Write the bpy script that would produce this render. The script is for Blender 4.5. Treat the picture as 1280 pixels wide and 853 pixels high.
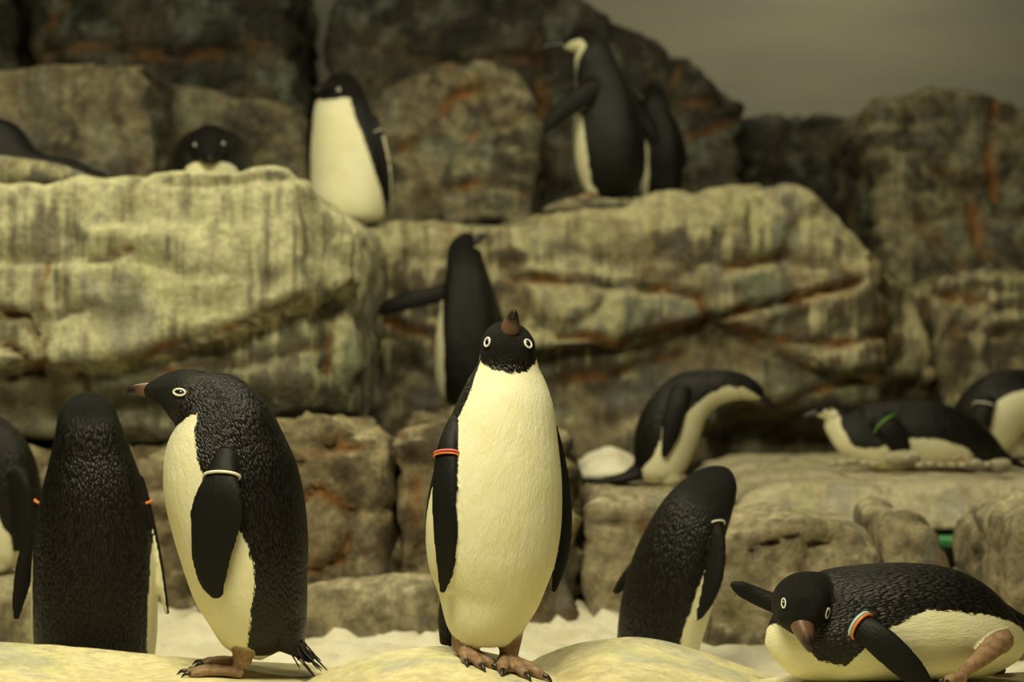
import bpy, bmesh, math, random
import numpy as np
from mathutils import Vector, Matrix
from mathutils.bvhtree import BVHTree

for o in list(bpy.data.objects): bpy.data.objects.remove(o)
scn = bpy.context.scene
col = scn.collection

# ------------------------------------------------------------------ camera
FPX, CZ = 2400.0, 0.8          # focal length in pixels of the 1280x853 frame, camera height
cam_d = bpy.data.cameras.new('camera'); cam = bpy.data.objects.new('camera', cam_d); col.objects.link(cam)
cam.location = (0, 0, CZ); cam.rotation_euler = (math.pi/2, 0, 0)
cam_d.sensor_width = 36.0; cam_d.lens = FPX/1280*36.0
cam_d.clip_start = 0.05; cam_d.clip_end = 100
cam_d.dof.use_dof = True; cam_d.dof.focus_distance = 3.45; cam_d.dof.aperture_fstop = 2.9
scn.camera = cam

# ------------------------------------------------------------------ light
w = bpy.data.worlds.new('world'); scn.world = w; w.use_nodes = True
bg = w.node_tree.nodes['Background']
bg.inputs[0].default_value = (1.0, 0.86, 0.55, 1); bg.inputs[1].default_value = 0.018

def area_light(name, loc, target, size, size_y, power, colr):
    d = bpy.data.lights.new(name, 'AREA'); d.shape = 'RECTANGLE'; d.size = size; d.size_y = size_y
    d.energy = power; d.color = colr
    o = bpy.data.objects.new(name, d); col.objects.link(o); o.location = loc
    o.rotation_euler = (Vector(target)-Vector(loc)).to_track_quat('-Z', 'Y').to_euler()
    return o
WARM = (1.0, 0.91, 0.60)
area_light('exhibit_lamp_front', (-0.45, 2.25, 2.9), (0.05, 3.7, 0.3), 1.2, 0.6, 105, WARM)
area_light('exhibit_lamp_ledge', (-1.7, 4.75, 3.2), (-1.3, 5.7, 0.8), 0.9, 0.5, 46, WARM)
area_light('exhibit_lamp_rear', (0.9, 5.5, 3.3), (0.7, 6.8, 0.8), 0.9, 0.5, 34, WARM)
area_light('exhibit_lamp_wall', (1.8, 10.2, 3.9), (1.4, 11.6, 1.9), 1.6, 0.4, 16, (1.0, 0.9, 0.62))

scn.view_settings.view_transform = 'Standard'; scn.view_settings.look = 'None'
scn.view_settings.gamma = 1.0; scn.view_settings.use_curve_mapping = False
scn.view_settings.exposure = 0.0

def P(px, py, Y):
    return np.array([(px-640)/FPX*Y, Y, CZ-(py-426.5)/FPX*Y])

# ------------------------------------------------------------------ numpy noise
def _hash(ix, iy, iz, seed):
    h = (ix.astype(np.int64)*374761393 + iy.astype(np.int64)*668265263 + iz.astype(np.int64)*2147483647 + seed*1274126177) & 0xffffffff
    h = ((h ^ (h >> 13))*1274126177) & 0xffffffff
    h = (h ^ (h >> 16)) & 0xffffffff
    return h/4294967295.0
def vnoise(p, seed=0):
    i = np.floor(p).astype(np.int64); f = p-i; u = f*f*f*(f*(f*6-15)+10)
    r = 0
    for dx in (0, 1):
        for dy in (0, 1):
            for dz in (0, 1):
                wgt = (u[:, 0] if dx else 1-u[:, 0])*(u[:, 1] if dy else 1-u[:, 1])*(u[:, 2] if dz else 1-u[:, 2])
                r = r + wgt*_hash(i[:, 0]+dx, i[:, 1]+dy, i[:, 2]+dz, seed)
    return r*2-1
def fbm(p, oct=4, seed=0):
    r = np.zeros(len(p)); a = 1.0; tot = 0
    for k in range(oct):
        r += a*vnoise(p*(2.03**k)+17.3*k, seed+k); tot += a; a *= 0.5
    return r/tot
def smooth01(x): x = np.clip(x, 0, 1); return x*x*(3-2*x)

# ------------------------------------------------------------------ node helpers
class NT:
    def __init__(s, name):
        s.m = bpy.data.materials.new(name); s.m.use_nodes = True
        s.t = s.m.node_tree; s.b = s.t.nodes['Principled BSDF']
    def n(s, typ, **kw):
        nd = s.t.nodes.new(typ)
        for k, v in kw.items():
            if k.startswith('_'): setattr(nd, k[1:], v)
            else:
                key = int(k[1:]) if k[0] == 'i' and k[1:].isdigit() else k
                s.put(nd.inputs[key], v)
        return nd
    def put(s, inp, v):
        if isinstance(v, bpy.types.NodeSocket): s.t.links.new(v, inp)
        else:
            if isinstance(v, tuple) and len(v) == 3 and inp.type == 'RGBA': v = (*v, 1)
            inp.default_value = v
    def math(s, op, a, b=0.0, clamp=False):
        nd = s.n('ShaderNodeMath', _operation=op, _use_clamp=clamp); s.put(nd.inputs[0], a); s.put(nd.inputs[1], b); return nd.outputs[0]
    def mix(s, f, a, b, blend='MIX'):
        nd = s.n('ShaderNodeMix', _data_type='RGBA', _blend_type=blend); s.put(nd.inputs[0], f); s.put(nd.inputs[6], a); s.put(nd.inputs[7], b); return nd.outputs[2]
    def rng(s, v, a, b, c=0.0, d=1.0, smooth=True):
        nd = s.n('ShaderNodeMapRange', _interpolation_type='SMOOTHSTEP' if smooth else 'LINEAR')
        for i, x in enumerate((v, a, b, c, d)): s.put(nd.inputs[i], x)
        return nd.outputs[0]
    def attr(s, name, vec=False):
        nd = s.n('ShaderNodeAttribute', _attribute_name=name); return nd.outputs['Vector' if vec else 'Fac']
    def coord(s, kind='Object'): return s.n('ShaderNodeTexCoord').outputs[kind]
    def scale(s, v, sc):
        nd = s.n('ShaderNodeVectorMath', _operation='MULTIPLY'); s.put(nd.inputs[0], v); nd.inputs[1].default_value = sc; return nd.outputs[0]
    def noise(s, v, scale, detail=4, rough=0.55, dist=0.0):
        nd = s.n('ShaderNodeTexNoise'); s.put(nd.inputs['Vector'], v); nd.inputs['Scale'].default_value = scale
        nd.inputs['Detail'].default_value = detail; nd.inputs['Roughness'].default_value = rough; nd.inputs['Distortion'].default_value = dist
        return nd.outputs[0]
    def bump(s, h, strength, dist, prev=None):
        nd = s.n('ShaderNodeBump'); s.put(nd.inputs['Height'], h); nd.inputs['Strength'].default_value = strength; nd.inputs['Distance'].default_value = dist
        if prev is not None: s.put(nd.inputs['Normal'], prev)
        return nd.outputs[0]

def rock_mat(name, base, pale, dark, pale_amt=0.5, streak=0.5, rust=0.5, dark_amt=0.5, teal=0.0, rough=0.72, bump=1.0, mottle=1.0):
    """weathered artificial rock: mottled stone, pale guano runs, dark damp patches, rust along the cracks"""
    t = NT(name); c = t.coord('Object')
    big = t.noise(c, 2.3, 5, 0.6, 0.4); med = t.noise(c, 9, 5, 0.62); fine = t.noise(c, 55, 4, 0.6)
    st = t.noise(t.scale(c, (13, 7, 0.9)), 1.0, 4, 0.6)           # vertical runs
    st2 = t.noise(t.scale(c, (46, 18, 1.3)), 1.0, 4, 0.6)
    cl = t.mix(t.rng(med, 0.35, 0.65), base, tuple(x*0.62 for x in base))
    d = t.rng(t.math('ADD', t.math('MULTIPLY', big, 0.7), t.math('MULTIPLY', med, 0.3)), 0.62-0.25*dark_amt, 0.70-0.25*dark_amt)
    cl = t.mix(t.math('MULTIPLY', d, 0.85), cl, dark)
    if teal > 0:
        tn = t.rng(t.noise(t.scale(c, (1.0, 1.0, 1.0)), 4.1, 4, 0.6, 0.6), 0.5, 0.64)
        cl = t.mix(t.math('MULTIPLY', tn, teal), cl, (0.25, 0.29, 0.22))
    run = t.math('ADD', t.math('MULTIPLY', st, 0.62), t.math('MULTIPLY', st2, 0.38))
    ln = t.noise(t.scale(c, (1.5, 1.2, 1.2)), 1.6, 5, 0.62, 0.3)
    sel = t.math('ADD', t.math('MULTIPLY', run, streak), t.math('MULTIPLY', ln, 1-streak*0.6))
    geo = t.n('ShaderNodeNewGeometry')
    up = t.n('ShaderNodeSeparateXYZ', i0=geo.outputs['Normal']).outputs[2]
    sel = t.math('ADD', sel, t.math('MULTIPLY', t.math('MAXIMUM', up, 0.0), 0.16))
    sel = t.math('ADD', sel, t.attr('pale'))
    mid = 0.5*(streak+1-streak*0.6)
    pf = t.rng(sel, mid+0.13-0.3*pale_amt, mid+0.24-0.3*pale_amt)
    cl = t.mix(t.math('MULTIPLY', pf, 0.88), cl, t.mix(t.rng(fine, 0.3, 0.7), pale, tuple(x*0.78 for x in pale)))
    ds = t.noise(t.scale(c, (21, 12, 1.5)), 1.0, 4, 0.65, 0.3); dm = t.noise(c, 2.9, 4, 0.6)
    cl = t.mix(t.math('MULTIPLY', t.math('MULTIPLY', t.rng(ds, 0.48, 0.68), t.rng(dm, 0.38, 0.6)), 0.35+0.5*streak), cl, tuple(x*0.30 for x in base))
    ga = t.math('MULTIPLY', t.rng(t.noise(t.scale(c, (2.2, 2.0, 1.0)), 1.7, 5, 0.65, 0.4), 0.52, 0.68), 0.30)
    cl = t.mix(ga, cl, t.mix(1.0, cl, (0.78, 1.0, 0.45), 'MULTIPLY'))
    gg = t.math('MULTIPLY', t.rng(t.noise(t.scale(c, (3.5, 3.0, 1.6)), 1.3, 5, 0.65, 0.6), 0.54, 0.66), 0.6)
    cl = t.mix(gg, cl, tuple(sum(base)/3*k for k in (0.72, 0.74, 0.68)))
    rs = t.math('MULTIPLY', t.attr('crack'), t.rng(t.noise(c, 7, 4), 0.42, 0.62))
    cl = t.mix(t.math('MULTIPLY', t.attr('crack'), 0.55), cl, (0.07, 0.05, 0.025)); cl = t.mix(t.math('MULTIPLY', rs, min(0.85, 0.15+1.6*rust)), cl, (0.30, 0.115, 0.014))
    rp = t.math('MULTIPLY', t.rng(t.noise(t.scale(c, (1.2, 1.2, 0.8)), 3.3, 5, 0.65, 0.5), 0.56, 0.68), rust*(0.3 if pale_amt > 0.6 else 1.0))
    cl = t.mix(rp, cl, (0.19, 0.078, 0.016))
    mot = t.noise(c, 24, 5, 0.7)
    cl = t.mix(1.0, cl, t.mix(t.rng(mot, 0.36, 0.64), tuple(1-(1-x)*mottle for x in (0.55, 0.54, 0.52)), (1+0.18*mottle,)*3), 'MULTIPLY')
    t.put(t.b.inputs['Base Color'], cl); t.b.inputs['Roughness'].default_value = rough
    t.b.inputs['Specular IOR Level'].default_value = 0.35
    h = t.math('ADD', t.math('MULTIPLY', med, 0.6), t.math('MULTIPLY', fine, 0.25))
    t.put(t.b.inputs['Normal'], t.bump(h, 0.8*bump, 0.035))
    return t.m

def plain_mat(name, colr, rough=0.5, metal=0.0, var=0.15, scale=40, bump=0.0, coat=0.0):
    t = NT(name); n = t.noise(t.coord('Object'), scale, 4)
    t.put(t.b.inputs['Base Color'], t.mix(n, tuple(min(1, x*(1+var)) for x in colr), tuple(x*(1-var) for x in colr)))
    t.b.inputs['Roughness'].default_value = rough; t.b.inputs['Metallic'].default_value = metal
    t.b.inputs['Coat Weight'].default_value = coat
    if bump: t.put(t.b.inputs['Normal'], t.bump(n, bump, 0.004))
    return t.m

def penguin_mat(name):
    t = NT(name); rest = t.attr('rest', True); bw = t.attr('bw'); fine = t.attr('fine'); foot = t.attr('foot'); fl = t.attr('flip')
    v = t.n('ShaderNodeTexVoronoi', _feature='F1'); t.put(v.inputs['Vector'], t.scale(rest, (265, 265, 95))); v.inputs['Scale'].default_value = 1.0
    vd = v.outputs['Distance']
    streak = t.noise(t.scale(rest, (420, 420, 75)), 1.0, 3, 0.6)
    clump = t.noise(t.scale(rest, (70, 70, 28)), 1.0, 3, 0.6)
    jag = t.math('MULTIPLY', t.math('SUBTRACT', streak, 0.5), 0.016)
    jag = t.math('ADD', jag, t.math('MULTIPLY', t.math('SUBTRACT', clump, 0.5), 0.016))
    jag = t.math('MULTIPLY', jag, t.math('SUBTRACT', 1.0, fl))
    f = t.rng(t.math('ADD', bw, jag), -0.0012, 0.0012)
    glint_f = t.rng(vd, 0.15, 0.6)  # feather glints painted into the black: lighter towards each cell centre
    blk = t.mix(glint_f, (0.018, 0.0155, 0.011), (0.004, 0.0037, 0.0033))
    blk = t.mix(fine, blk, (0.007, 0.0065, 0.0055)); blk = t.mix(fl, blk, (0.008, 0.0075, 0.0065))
    wn = t.noise(rest, 14, 4)
    wht = t.mix(t.rng(wn, 0.35, 0.7), (0.86, 0.83, 0.59), (0.81, 0.77, 0.48))
    wht = t.mix(t.math('MULTIPLY', t.rng(clump, 0.55, 0.75), 0.16), wht, (0.62, 0.55, 0.34))
    fn = t.noise(rest, 90, 4)
    ft = t.mix(t.rng(fn, 0.35, 0.7), (0.34, 0.22, 0.13), (0.21, 0.13, 0.075))
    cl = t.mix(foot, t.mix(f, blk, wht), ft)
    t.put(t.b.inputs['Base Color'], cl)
    t.put(t.b.inputs['Roughness'], t.mix(f, t.mix(t.math('MAXIMUM', fl, fine), (0.36,)*3, (0.55,)*3), (0.65,)*3))
    t.put(t.b.inputs['Specular IOR Level'], t.mix(t.math('MAXIMUM', f, t.math('MAXIMUM', fl, fine)), (0.30,)*3, (0.18,)*3))
    h = t.math('ADD', t.math('MULTIPLY', t.math('SUBTRACT', 1.0, vd), t.mix(f, (0.70,)*3, (0.07,)*3)), t.math('MULTIPLY', streak, 0.35))
    h = t.math('ADD', h, t.math('MULTIPLY', clump, t.mix(f, (0.3,)*3, (0.55,)*3)))
    keep = t.math('SUBTRACT', 1.0, t.math('MULTIPLY', t.math('MAXIMUM', fl, t.math('MAXIMUM', foot, t.math('MULTIPLY', fine, 0.9))), 0.8))
    fur = t.noise(t.scale(rest, (700, 700, 260)), 1.0, 3, 0.6)
    h2 = t.math('ADD', t.math('MULTIPLY', h, keep), t.math('MULTIPLY', t.math('MULTIPLY', fur, fine), 1.1))
    t.put(t.b.inputs['Normal'], t.bump(h2, 0.7, 0.005))
    return t.m

# ------------------------------------------------------------------ object helpers
def tag(o, label=None, cat=None, group=None, kind=None):
    if label: o['label'] = label
    if cat: o['category'] = cat
    if group: o['group'] = group
    if kind: o['kind'] = kind
    return o
def empty(name, loc):
    o = bpy.data.objects.new(name, None); col.objects.link(o); o.location = loc; o.empty_display_size = 0.05; return o
def mesh_obj(name, verts, faces, mat, parent=None, origin=None, smooth=True):
    v = np.asarray(verts, float)
    if origin is None: origin = np.zeros(3)
    me = bpy.data.meshes.new(name); me.from_pydata((v-np.asarray(origin)).tolist(), [], [list(map(int, f)) for f in faces])
    bm = bmesh.new(); bm.from_mesh(me); bmesh.ops.recalc_face_normals(bm, faces=bm.faces); bm.to_mesh(me); bm.free()
    if smooth: me.polygons.foreach_set('use_smooth', [True]*len(me.polygons))
    me.update()
    o = bpy.data.objects.new(name, me); col.objects.link(o)
    if mat: me.materials.append(mat)
    if parent: o.parent = parent
    else: o.location = origin
    return o
def get_co(me):
    a = np.empty(len(me.vertices)*3); me.vertices.foreach_get('co', a); return a.reshape(-1, 3)
def set_co(me, c): me.vertices.foreach_set('co', c.ravel()); me.update()
def edges_of(me):
    e = np.empty(len(me.edges)*2, int); me.edges.foreach_get('vertices', e); return e.reshape(-1, 2)
def lap_smooth(c, e, it, lam=0.5, mu=None):
    n = len(c); deg = np.bincount(e.ravel(), minlength=n).astype(float)[:, None]; deg[deg == 0] = 1
    for k in range(it):
        for f in ((lam,) if mu is None else (lam, mu)):
            s = np.zeros_like(c)
            for a in range(3):
                s[:, a] = np.bincount(e[:, 0], c[e[:, 1], a], n)+np.bincount(e[:, 1], c[e[:, 0], a], n)
            c = c+f*(s/deg-c)
    return c
def voxel_remesh(verts, faces, size):
    me = bpy.data.meshes.new('tmp'); me.from_pydata(np.asarray(verts).tolist(), [], [list(map(int, f)) for f in faces]); 
    bm = bmesh.new(); bm.from_mesh(me); bmesh.ops.recalc_face_normals(bm, faces=bm.faces); bm.to_mesh(me); bm.free()
    o = bpy.data.objects.new('tmp', me); col.objects.link(o)
    md = o.modifiers.new('r', 'REMESH'); md.mode = 'VOXEL'; md.voxel_size = size; md.adaptivity = 0
    dg = bpy.context.evaluated_depsgraph_get(); dg.update()
    out = bpy.data.meshes.new_from_object(o.evaluated_get(dg))
    bpy.data.objects.remove(o); bpy.data.meshes.remove(me)
    return out
def vnormals(me):
    a = np.empty(len(me.vertices)*3); me.vertices.foreach_get('normal', a); return a.reshape(-1, 3)
def set_attr(me, name, arr, typ='FLOAT'):
    at = me.attributes.new(name, typ, 'POINT')
    at.data.foreach_set('vector' if typ == 'FLOAT_VECTOR' else 'value', np.asarray(arr, float).ravel())

def catmull(arr, t):
    """interpolating spline over rows of arr at float index t"""
    arr = np.asarray(arr, float); n = len(arr); i = np.clip(np.floor(t).astype(int), 0, n-2); f = (t-i)[:, None]
    p0 = arr[np.clip(i-1, 0, n-1)]; p1 = arr[i]; p2 = arr[i+1]; p3 = arr[np.clip(i+2, 0, n-1)]
    return 0.5*((2*p1)+(-p0+p2)*f+(2*p0-5*p1+4*p2-p3)*f**2+(-p0+3*p1-3*p2+p3)*f**3)
def lerp_rows(arr, t):
    arr = np.asarray(arr, float); n = len(arr); i = np.clip(np.floor(t).astype(int), 0, n-2); f = (t-i)[:, None]
    return arr[i]*(1-f)+arr[i+1]*f
def nrm(v): return v/np.maximum(np.linalg.norm(v, axis=-1, keepdims=True), 1e-9)

class Loft:
    """closed tube through stations: centre, lateral / ventral / dorsal radii, ventral direction"""
    def __init__(s, cen, rl, rv, rd, V, sub=6, seg=40):
        n = len(cen); t = np.linspace(0, n-1, (n-1)*sub+1)
        C = catmull(cen, t); R = np.maximum(catmull(np.stack([rl, rv, rd], 1), t), 1e-4)
        T = nrm(np.gradient(C, axis=0)); Vi = lerp_rows(V, t); Vi = nrm(Vi-T*np.sum(Vi*T, 1, keepdims=True)); L = np.cross(T, Vi)
        s.t, s.C, s.R, s.T, s.V, s.L = t, C, R, T, Vi, L
        s.len = np.concatenate([[0], np.cumsum(np.linalg.norm(np.diff(C, axis=0), axis=1))])
        ph = np.linspace(-np.pi, np.pi, seg, endpoint=False)
        cs, sn = np.cos(ph), np.sin(ph)
        rvd = np.where(cs[None] > 0, R[:, 1:2], R[:, 2:3])
        off = L[:, None]*(R[:, 0:1]*sn[None])[..., None]+Vi[:, None]*(rvd*cs[None])[..., None]
        ring = C[:, None]+off
        m = len(t)
        verts = [ring.reshape(-1, 3), C[:1]-T[:1]*R[0].mean()*0.4, C[-1:]+T[-1:]*R[-1].mean()*0.4]
        s.verts = np.concatenate(verts)
        s.phi = np.concatenate([np.tile(ph, m), [0, 0]]); s.tt = np.concatenate([np.repeat(t, seg), [t[0], t[-1]]])
        sl = np.concatenate([np.repeat(s.len, seg), [s.len[0], s.len[-1]]])
        rx = np.concatenate([(R[:, 0:1]*sn[None]).ravel(), [0, 0]]); ry = np.concatenate([(rvd*cs[None]).ravel(), [0, 0]])
        s.rest = np.stack([rx, ry, sl], 1); s.rad = np.concatenate([np.repeat(R.mean(1), seg), [R[0].mean(), R[-1].mean()]])
        F = []
        for i in range(m-1):
            for j in range(seg):
                k = (j+1) % seg; F.append((i*seg+j, i*seg+k, (i+1)*seg+k, (i+1)*seg+j))
        a, b = m*seg, m*seg+1
        for j in range(seg):
            k = (j+1) % seg; F.append((a, k, j)); F.append((b, (m-1)*seg+j, (m-1)*seg+k))
        s.faces = F
        s.ph = ph
    def at(s, ts, phd):
        """surface point and outward normal at station ts, angle phd from ventral (+ = the bird's left)"""
        i = int(np.argmin(abs(s.t-ts))); p = math.radians(phd); c, sn = math.cos(p), math.sin(p)
        rvd = s.R[i, 1] if c > 0 else s.R[i, 2]
        pt = s.C[i]+s.L[i]*s.R[i, 0]*sn+s.V[i]*rvd*c
        nv = s.L[i]*sn/s.R[i, 0]+s.V[i]*c/rvd
        j0, j1 = max(i-1, 0), min(i+1, len(s.t)-1)
        def q(k):
            r_ = s.R[k, 1] if c > 0 else s.R[k, 2]
            return s.C[k]+s.L[k]*s.R[k, 0]*sn+s.V[k]*r_*c
        tg = nrm(q(j1)-q(j0)); nv = nv-tg*np.dot(nv, tg)
        return pt, nrm(nv), tg

def torus_mesh(center, n, u, ru, rw, tube, seg=28, ts=8):
    n = nrm(np.asarray(n, float)); u = nrm(u-n*np.dot(u, n)); wv = np.cross(n, u)
    V, F = [], []
    for i in range(seg):
        a = 2*math.pi*i/seg; c = center+u*ru*math.cos(a)+wv*rw*math.sin(a); d = nrm(u*math.cos(a)/ru+wv*math.sin(a)/rw)
        for j in range(ts):
            b = 2*math.pi*j/ts; V.append(c+d*tube*math.cos(b)+n*tube*math.sin(b))
    for i in range(seg):
        for j in range(ts):
            F.append((i*ts+j, ((i+1) % seg)*ts+j, ((i+1) % seg)*ts+(j+1) % ts, i*ts+(j+1) % ts))
    return np.array(V), F
def dome_mesh(center, n, u, ru, rw, h, rings=6, seg=20):
    n = nrm(np.asarray(n, float)); u = nrm(u-n*np.dot(u, n)); wv = np.cross(n, u)
    V = [center+n*h]; F = []
    for i in range(1, rings+1):
        a = math.pi/2*i/rings*1.3
        for j in range(seg):
            b = 2*math.pi*j/seg; V.append(center+n*h*math.cos(a)+math.sin(min(a, math.pi/2))*(u*ru*math.cos(b)+wv*rw*math.sin(b)))
    for j in range(seg):
        F.append((0, 1+j, 1+(j+1) % seg))
        for i in range(rings-1):
            F.append((1+i*seg+j, 1+(i+1)*seg+j, 1+(i+1)*seg+(j+1) % seg, 1+i*seg+(j+1) % seg))
    F.append(tuple(1+(rings-1)*seg+j for j in range(seg))[::-1])
    return np.array(V), F

# ------------------------------------------------------------------ materials
M_PENG = penguin_mat('penguin_plumage')
def beak_mat(name, red, dark):
    t = NT(name); z = t.attr('along'); n = t.noise(t.coord('Object'), 120, 4)
    f = t.rng(t.math('ADD', z, t.math('MULTIPLY', t.math('SUBTRACT', n, 0.5), 0.35)), 0.3, 0.62)
    t.put(t.b.inputs['Base Color'], t.mix(f, red, dark)); t.b.inputs['Roughness'].default_value = 0.35; return t.m
M_BEAK = beak_mat('beak_horn_brown', (0.15, 0.078, 0.045), (0.02, 0.014, 0.011))
M_BEAKB = beak_mat('beak_horn_black', (0.02, 0.018, 0.016), (0.012, 0.011, 0.01))
M_EYE = plain_mat('eye_dark_brown', (0.012, 0.007, 0.005), 0.08, coat=0.6)
M_RING = plain_mat('eye_ring_white', (0.80, 0.80, 0.74), 0.5)
M_CLAW = plain_mat('claw_horn', (0.025, 0.018, 0.014), 0.3)
M_TAILF = plain_mat('tail_feather_black', (0.012, 0.011, 0.009), 0.42)
M_BANDW = plain_mat('band_white_plastic', (0.80, 0.78, 0.66), 0.4)
M_BANDO = plain_mat('band_orange_plastic', (0.75, 0.22, 0.03), 0.4)
M_BANDP = plain_mat('band_pink_plastic', (0.75, 0.16, 0.17), 0.4)
M_BANDB = plain_mat('band_pale_blue_plastic', (0.50, 0.68, 0.62), 0.4)
M_BANDG = plain_mat('band_green_plastic', (0.22, 0.55, 0.05), 0.4)

# ------------------------------------------------------------------ rocks
def poly_dist(x, z, pts):
    d = np.full(len(x), 1e9)
    for (x0, z0), (x1, z1) in zip(pts[:-1], pts[1:]):
        dx, dz = x1-x0, z1-z0; q = np.clip(((x-x0)*dx+(z-z0)*dz)/(dx*dx+dz*dz+1e-9), 0, 1)
        d = np.minimum(d, np.hypot(x-x0-q*dx, z-z0-q*dz))
    return d
def rock(name, pts, Yf, Yb, label, mat, vox=0.022, smooth=10, amp=0.05, freq=1.6, fine=0.012, lean=0.0, cracks=(), relief=None, pale=None,
         shrink=0.0, seed=1, blocky=0.0, cat='rock', group=None):
    """boulder: an outline with its own distance, size and depth, rounded and weathered"""
    pw = np.array([P(x, y, Yf) for x, y in pts]); n = len(pw); cen = pw.mean(0)
    back = pw.copy(); back[:, 1] = Yb; back[:, [0, 2]] += (cen[[0, 2]]-back[:, [0, 2]])*shrink
    V = np.concatenate([pw, back]); F = [tuple(range(n)), tuple(range(2*n-1, n-1, -1))]
    for i in range(n): j = (i+1) % n; F.append((i, j, n+j, n+i))
    bm = bmesh.new(); vs = [bm.verts.new(v) for v in V]
    for f in F: bm.faces.new([vs[i] for i in f])
    bmesh.ops.triangulate(bm, faces=bm.faces); bm.verts.index_update()
    V = [v.co[:] for v in bm.verts]; F = [[v.index for v in f.verts] for f in bm.faces]; bm.free()
    me = voxel_remesh(V, F, vox); c = get_co(me); e = edges_of(me)
    c = lap_smooth(c, e, smooth)
    zm = cen[2]; c[:, 1] += lean*(c[:, 2]-zm)
    px = 640+c[:, 0]/Yf*FPX; py = 426.5+(CZ-c[:, 2])/Yf*FPX
    front = smooth01((Yf+0.45*(Yb-Yf)-c[:, 1])/(0.3*(Yb-Yf)))
    if relief is not None: c[:, 1] += relief(px, py)*front
    set_co(me, c); nr = vnormals(me)
    q = c*freq
    h = fbm(q+seed*7.1, 4, seed)*amp
    rid = 1-np.abs(fbm(q*np.array([1.3, 1.3, 2.6])+seed*3.3, 3, seed+40))*2.2
    h += -np.clip(rid-0.62, 0, 1)*amp*1.3
    if blocky:
        b = fbm(q*1.1+seed, 2, seed+90)*3.2; h += (np.floor(b)+smooth01((b-np.floor(b)-0.5)*5+0.5)-b)*blocky
    h += fbm(c*13+seed, 3, seed+9)*fine
    c = c+nr*h[:, None]
    crk = np.zeros(len(c))
    for pl, wd, dp in cracks:
        wob = fbm(np.stack([px*0.03, py*0.03, c[:, 1]*0], 1), 3, seed+5)*7
        d = poly_dist(px+wob, py-wob*0.8, pl)
        k = np.exp(-(d/wd)**2)*front; c[:, 1] += dp*k; crk = np.maximum(crk, np.exp(-(d/(wd*1.25))**2)*front)
    set_co(me, c)
    pl_ = np.zeros(len(c)) if pale is None else pale(px, py, c)
    set_attr(me, 'crack', crk); set_attr(me, 'pale', pl_)
    lo = c.min(0); hi = c.max(0); org = np.array([(lo[0]+hi[0])/2, (lo[1]+hi[1])/2, lo[2]])
    set_co(me, c-org)
    me.polygons.foreach_set('use_smooth', [True]*len(me.polygons)); me.name = name
    me.materials.clear(); me.materials.append(mat)
    o = bpy.data.objects.new(name, me); col.objects.link(o); o.location = org
    tag(o, label, cat, group)
    return o

R_LEFT = rock_mat('rock_pale_guano', (0.28, 0.26, 0.17), (0.60, 0.58, 0.35), (0.12, 0.11, 0.075), 0.70, 0.8, 0.35, 0.5, 0.35, 0.72, 1.0, 0.6)
R_LOW = rock_mat('rock_brown_grey', (0.24, 0.19, 0.105), (0.42, 0.37, 0.21), (0.06, 0.045, 0.025), 0.22, 0.5, 0.8, 0.66)
R_RIGHT = rock_mat('rock_streaked', (0.25, 0.21, 0.12), (0.48, 0.44, 0.25), (0.065, 0.052, 0.03), 0.40, 0.9, 0.5, 0.66, 0.5, 0.72, 1.0, 0.65)
R_DARK = rock_mat('rock_dark_stone', (0.085, 0.075, 0.047), (0.16, 0.152, 0.095), (0.02, 0.018, 0.012), 0.18, 0.3, 0.22, 0.7, 0.4)  # darkest base colours of all the rocks
R_MID = rock_mat('rock_mottled_olive', (0.21, 0.18, 0.105), (0.33, 0.30, 0.175), (0.04, 0.034, 0.022), 0.30, 0.4, 0.45, 0.6, 0.45)
R_TAN = rock_mat('rock_tan', (0.30, 0.255, 0.155), (0.52, 0.46, 0.29), (0.11, 0.088, 0.05), 0.34, 0.35, 0.35, 0.6)
R_FORE = rock_mat('rock_sand_smooth', (0.78, 0.68, 0.36), (0.85, 0.77, 0.46), (0.70, 0.59, 0.29), 0.5, 0.1, 0.05, 0.35, 0.0, 0.7, 0.3, 0.25)
R_SLAB = rock_mat('rock_slab_smooth', (0.44, 0.38, 0.24), (0.56, 0.50, 0.33), (0.30, 0.25, 0.15), 0.45, 0.75, 0.15, 0.35, 0.0, 0.72, 0.5, 0.45)
R_FLOORP = rock_mat('pebble_stone', (0.40, 0.36, 0.24), (0.60, 0.56, 0.38), (0.14, 0.12, 0.08), 0.5, 0.0, 0.2, 0.5)

# --- setting
def heightfield(name, xs, ys, zfun, mat, base=None, kind=None):
    X, Y = np.meshgrid(xs, ys); Z = zfun(X, Y); nx, ny = len(xs), len(ys)
    V = np.stack([X.ravel(), Y.ravel(), Z.ravel()], 1)
    F = [(j*nx+i, j*nx+i+1, (j+1)*nx+i+1, (j+1)*nx+i) for j in range(ny-1) for i in range(nx-1)]
    if base is not None:
        loop = [i for i in range(nx)]+[j*nx+nx-1 for j in range(1, ny)]+[(ny-1)*nx+i for i in range(nx-2, -1, -1)]+[j*nx for j in range(ny-2, 0, -1)]
        k = len(V); bot = V[loop].copy(); bot[:, 2] = base; V = np.concatenate([V, bot]); m = len(loop)
        for i in range(m): F.append((loop[i], k+i, k+(i+1) % m, loop[(i+1) % m]))
        F.append(tuple(k+i for i in range(m)))
    lo = V.min(0); hi = V.max(0); org = np.array([(lo[0]+hi[0])/2, (lo[1]+hi[1])/2, lo[2]])
    return mesh_obj(name, V, F, mat, None, org)

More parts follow.
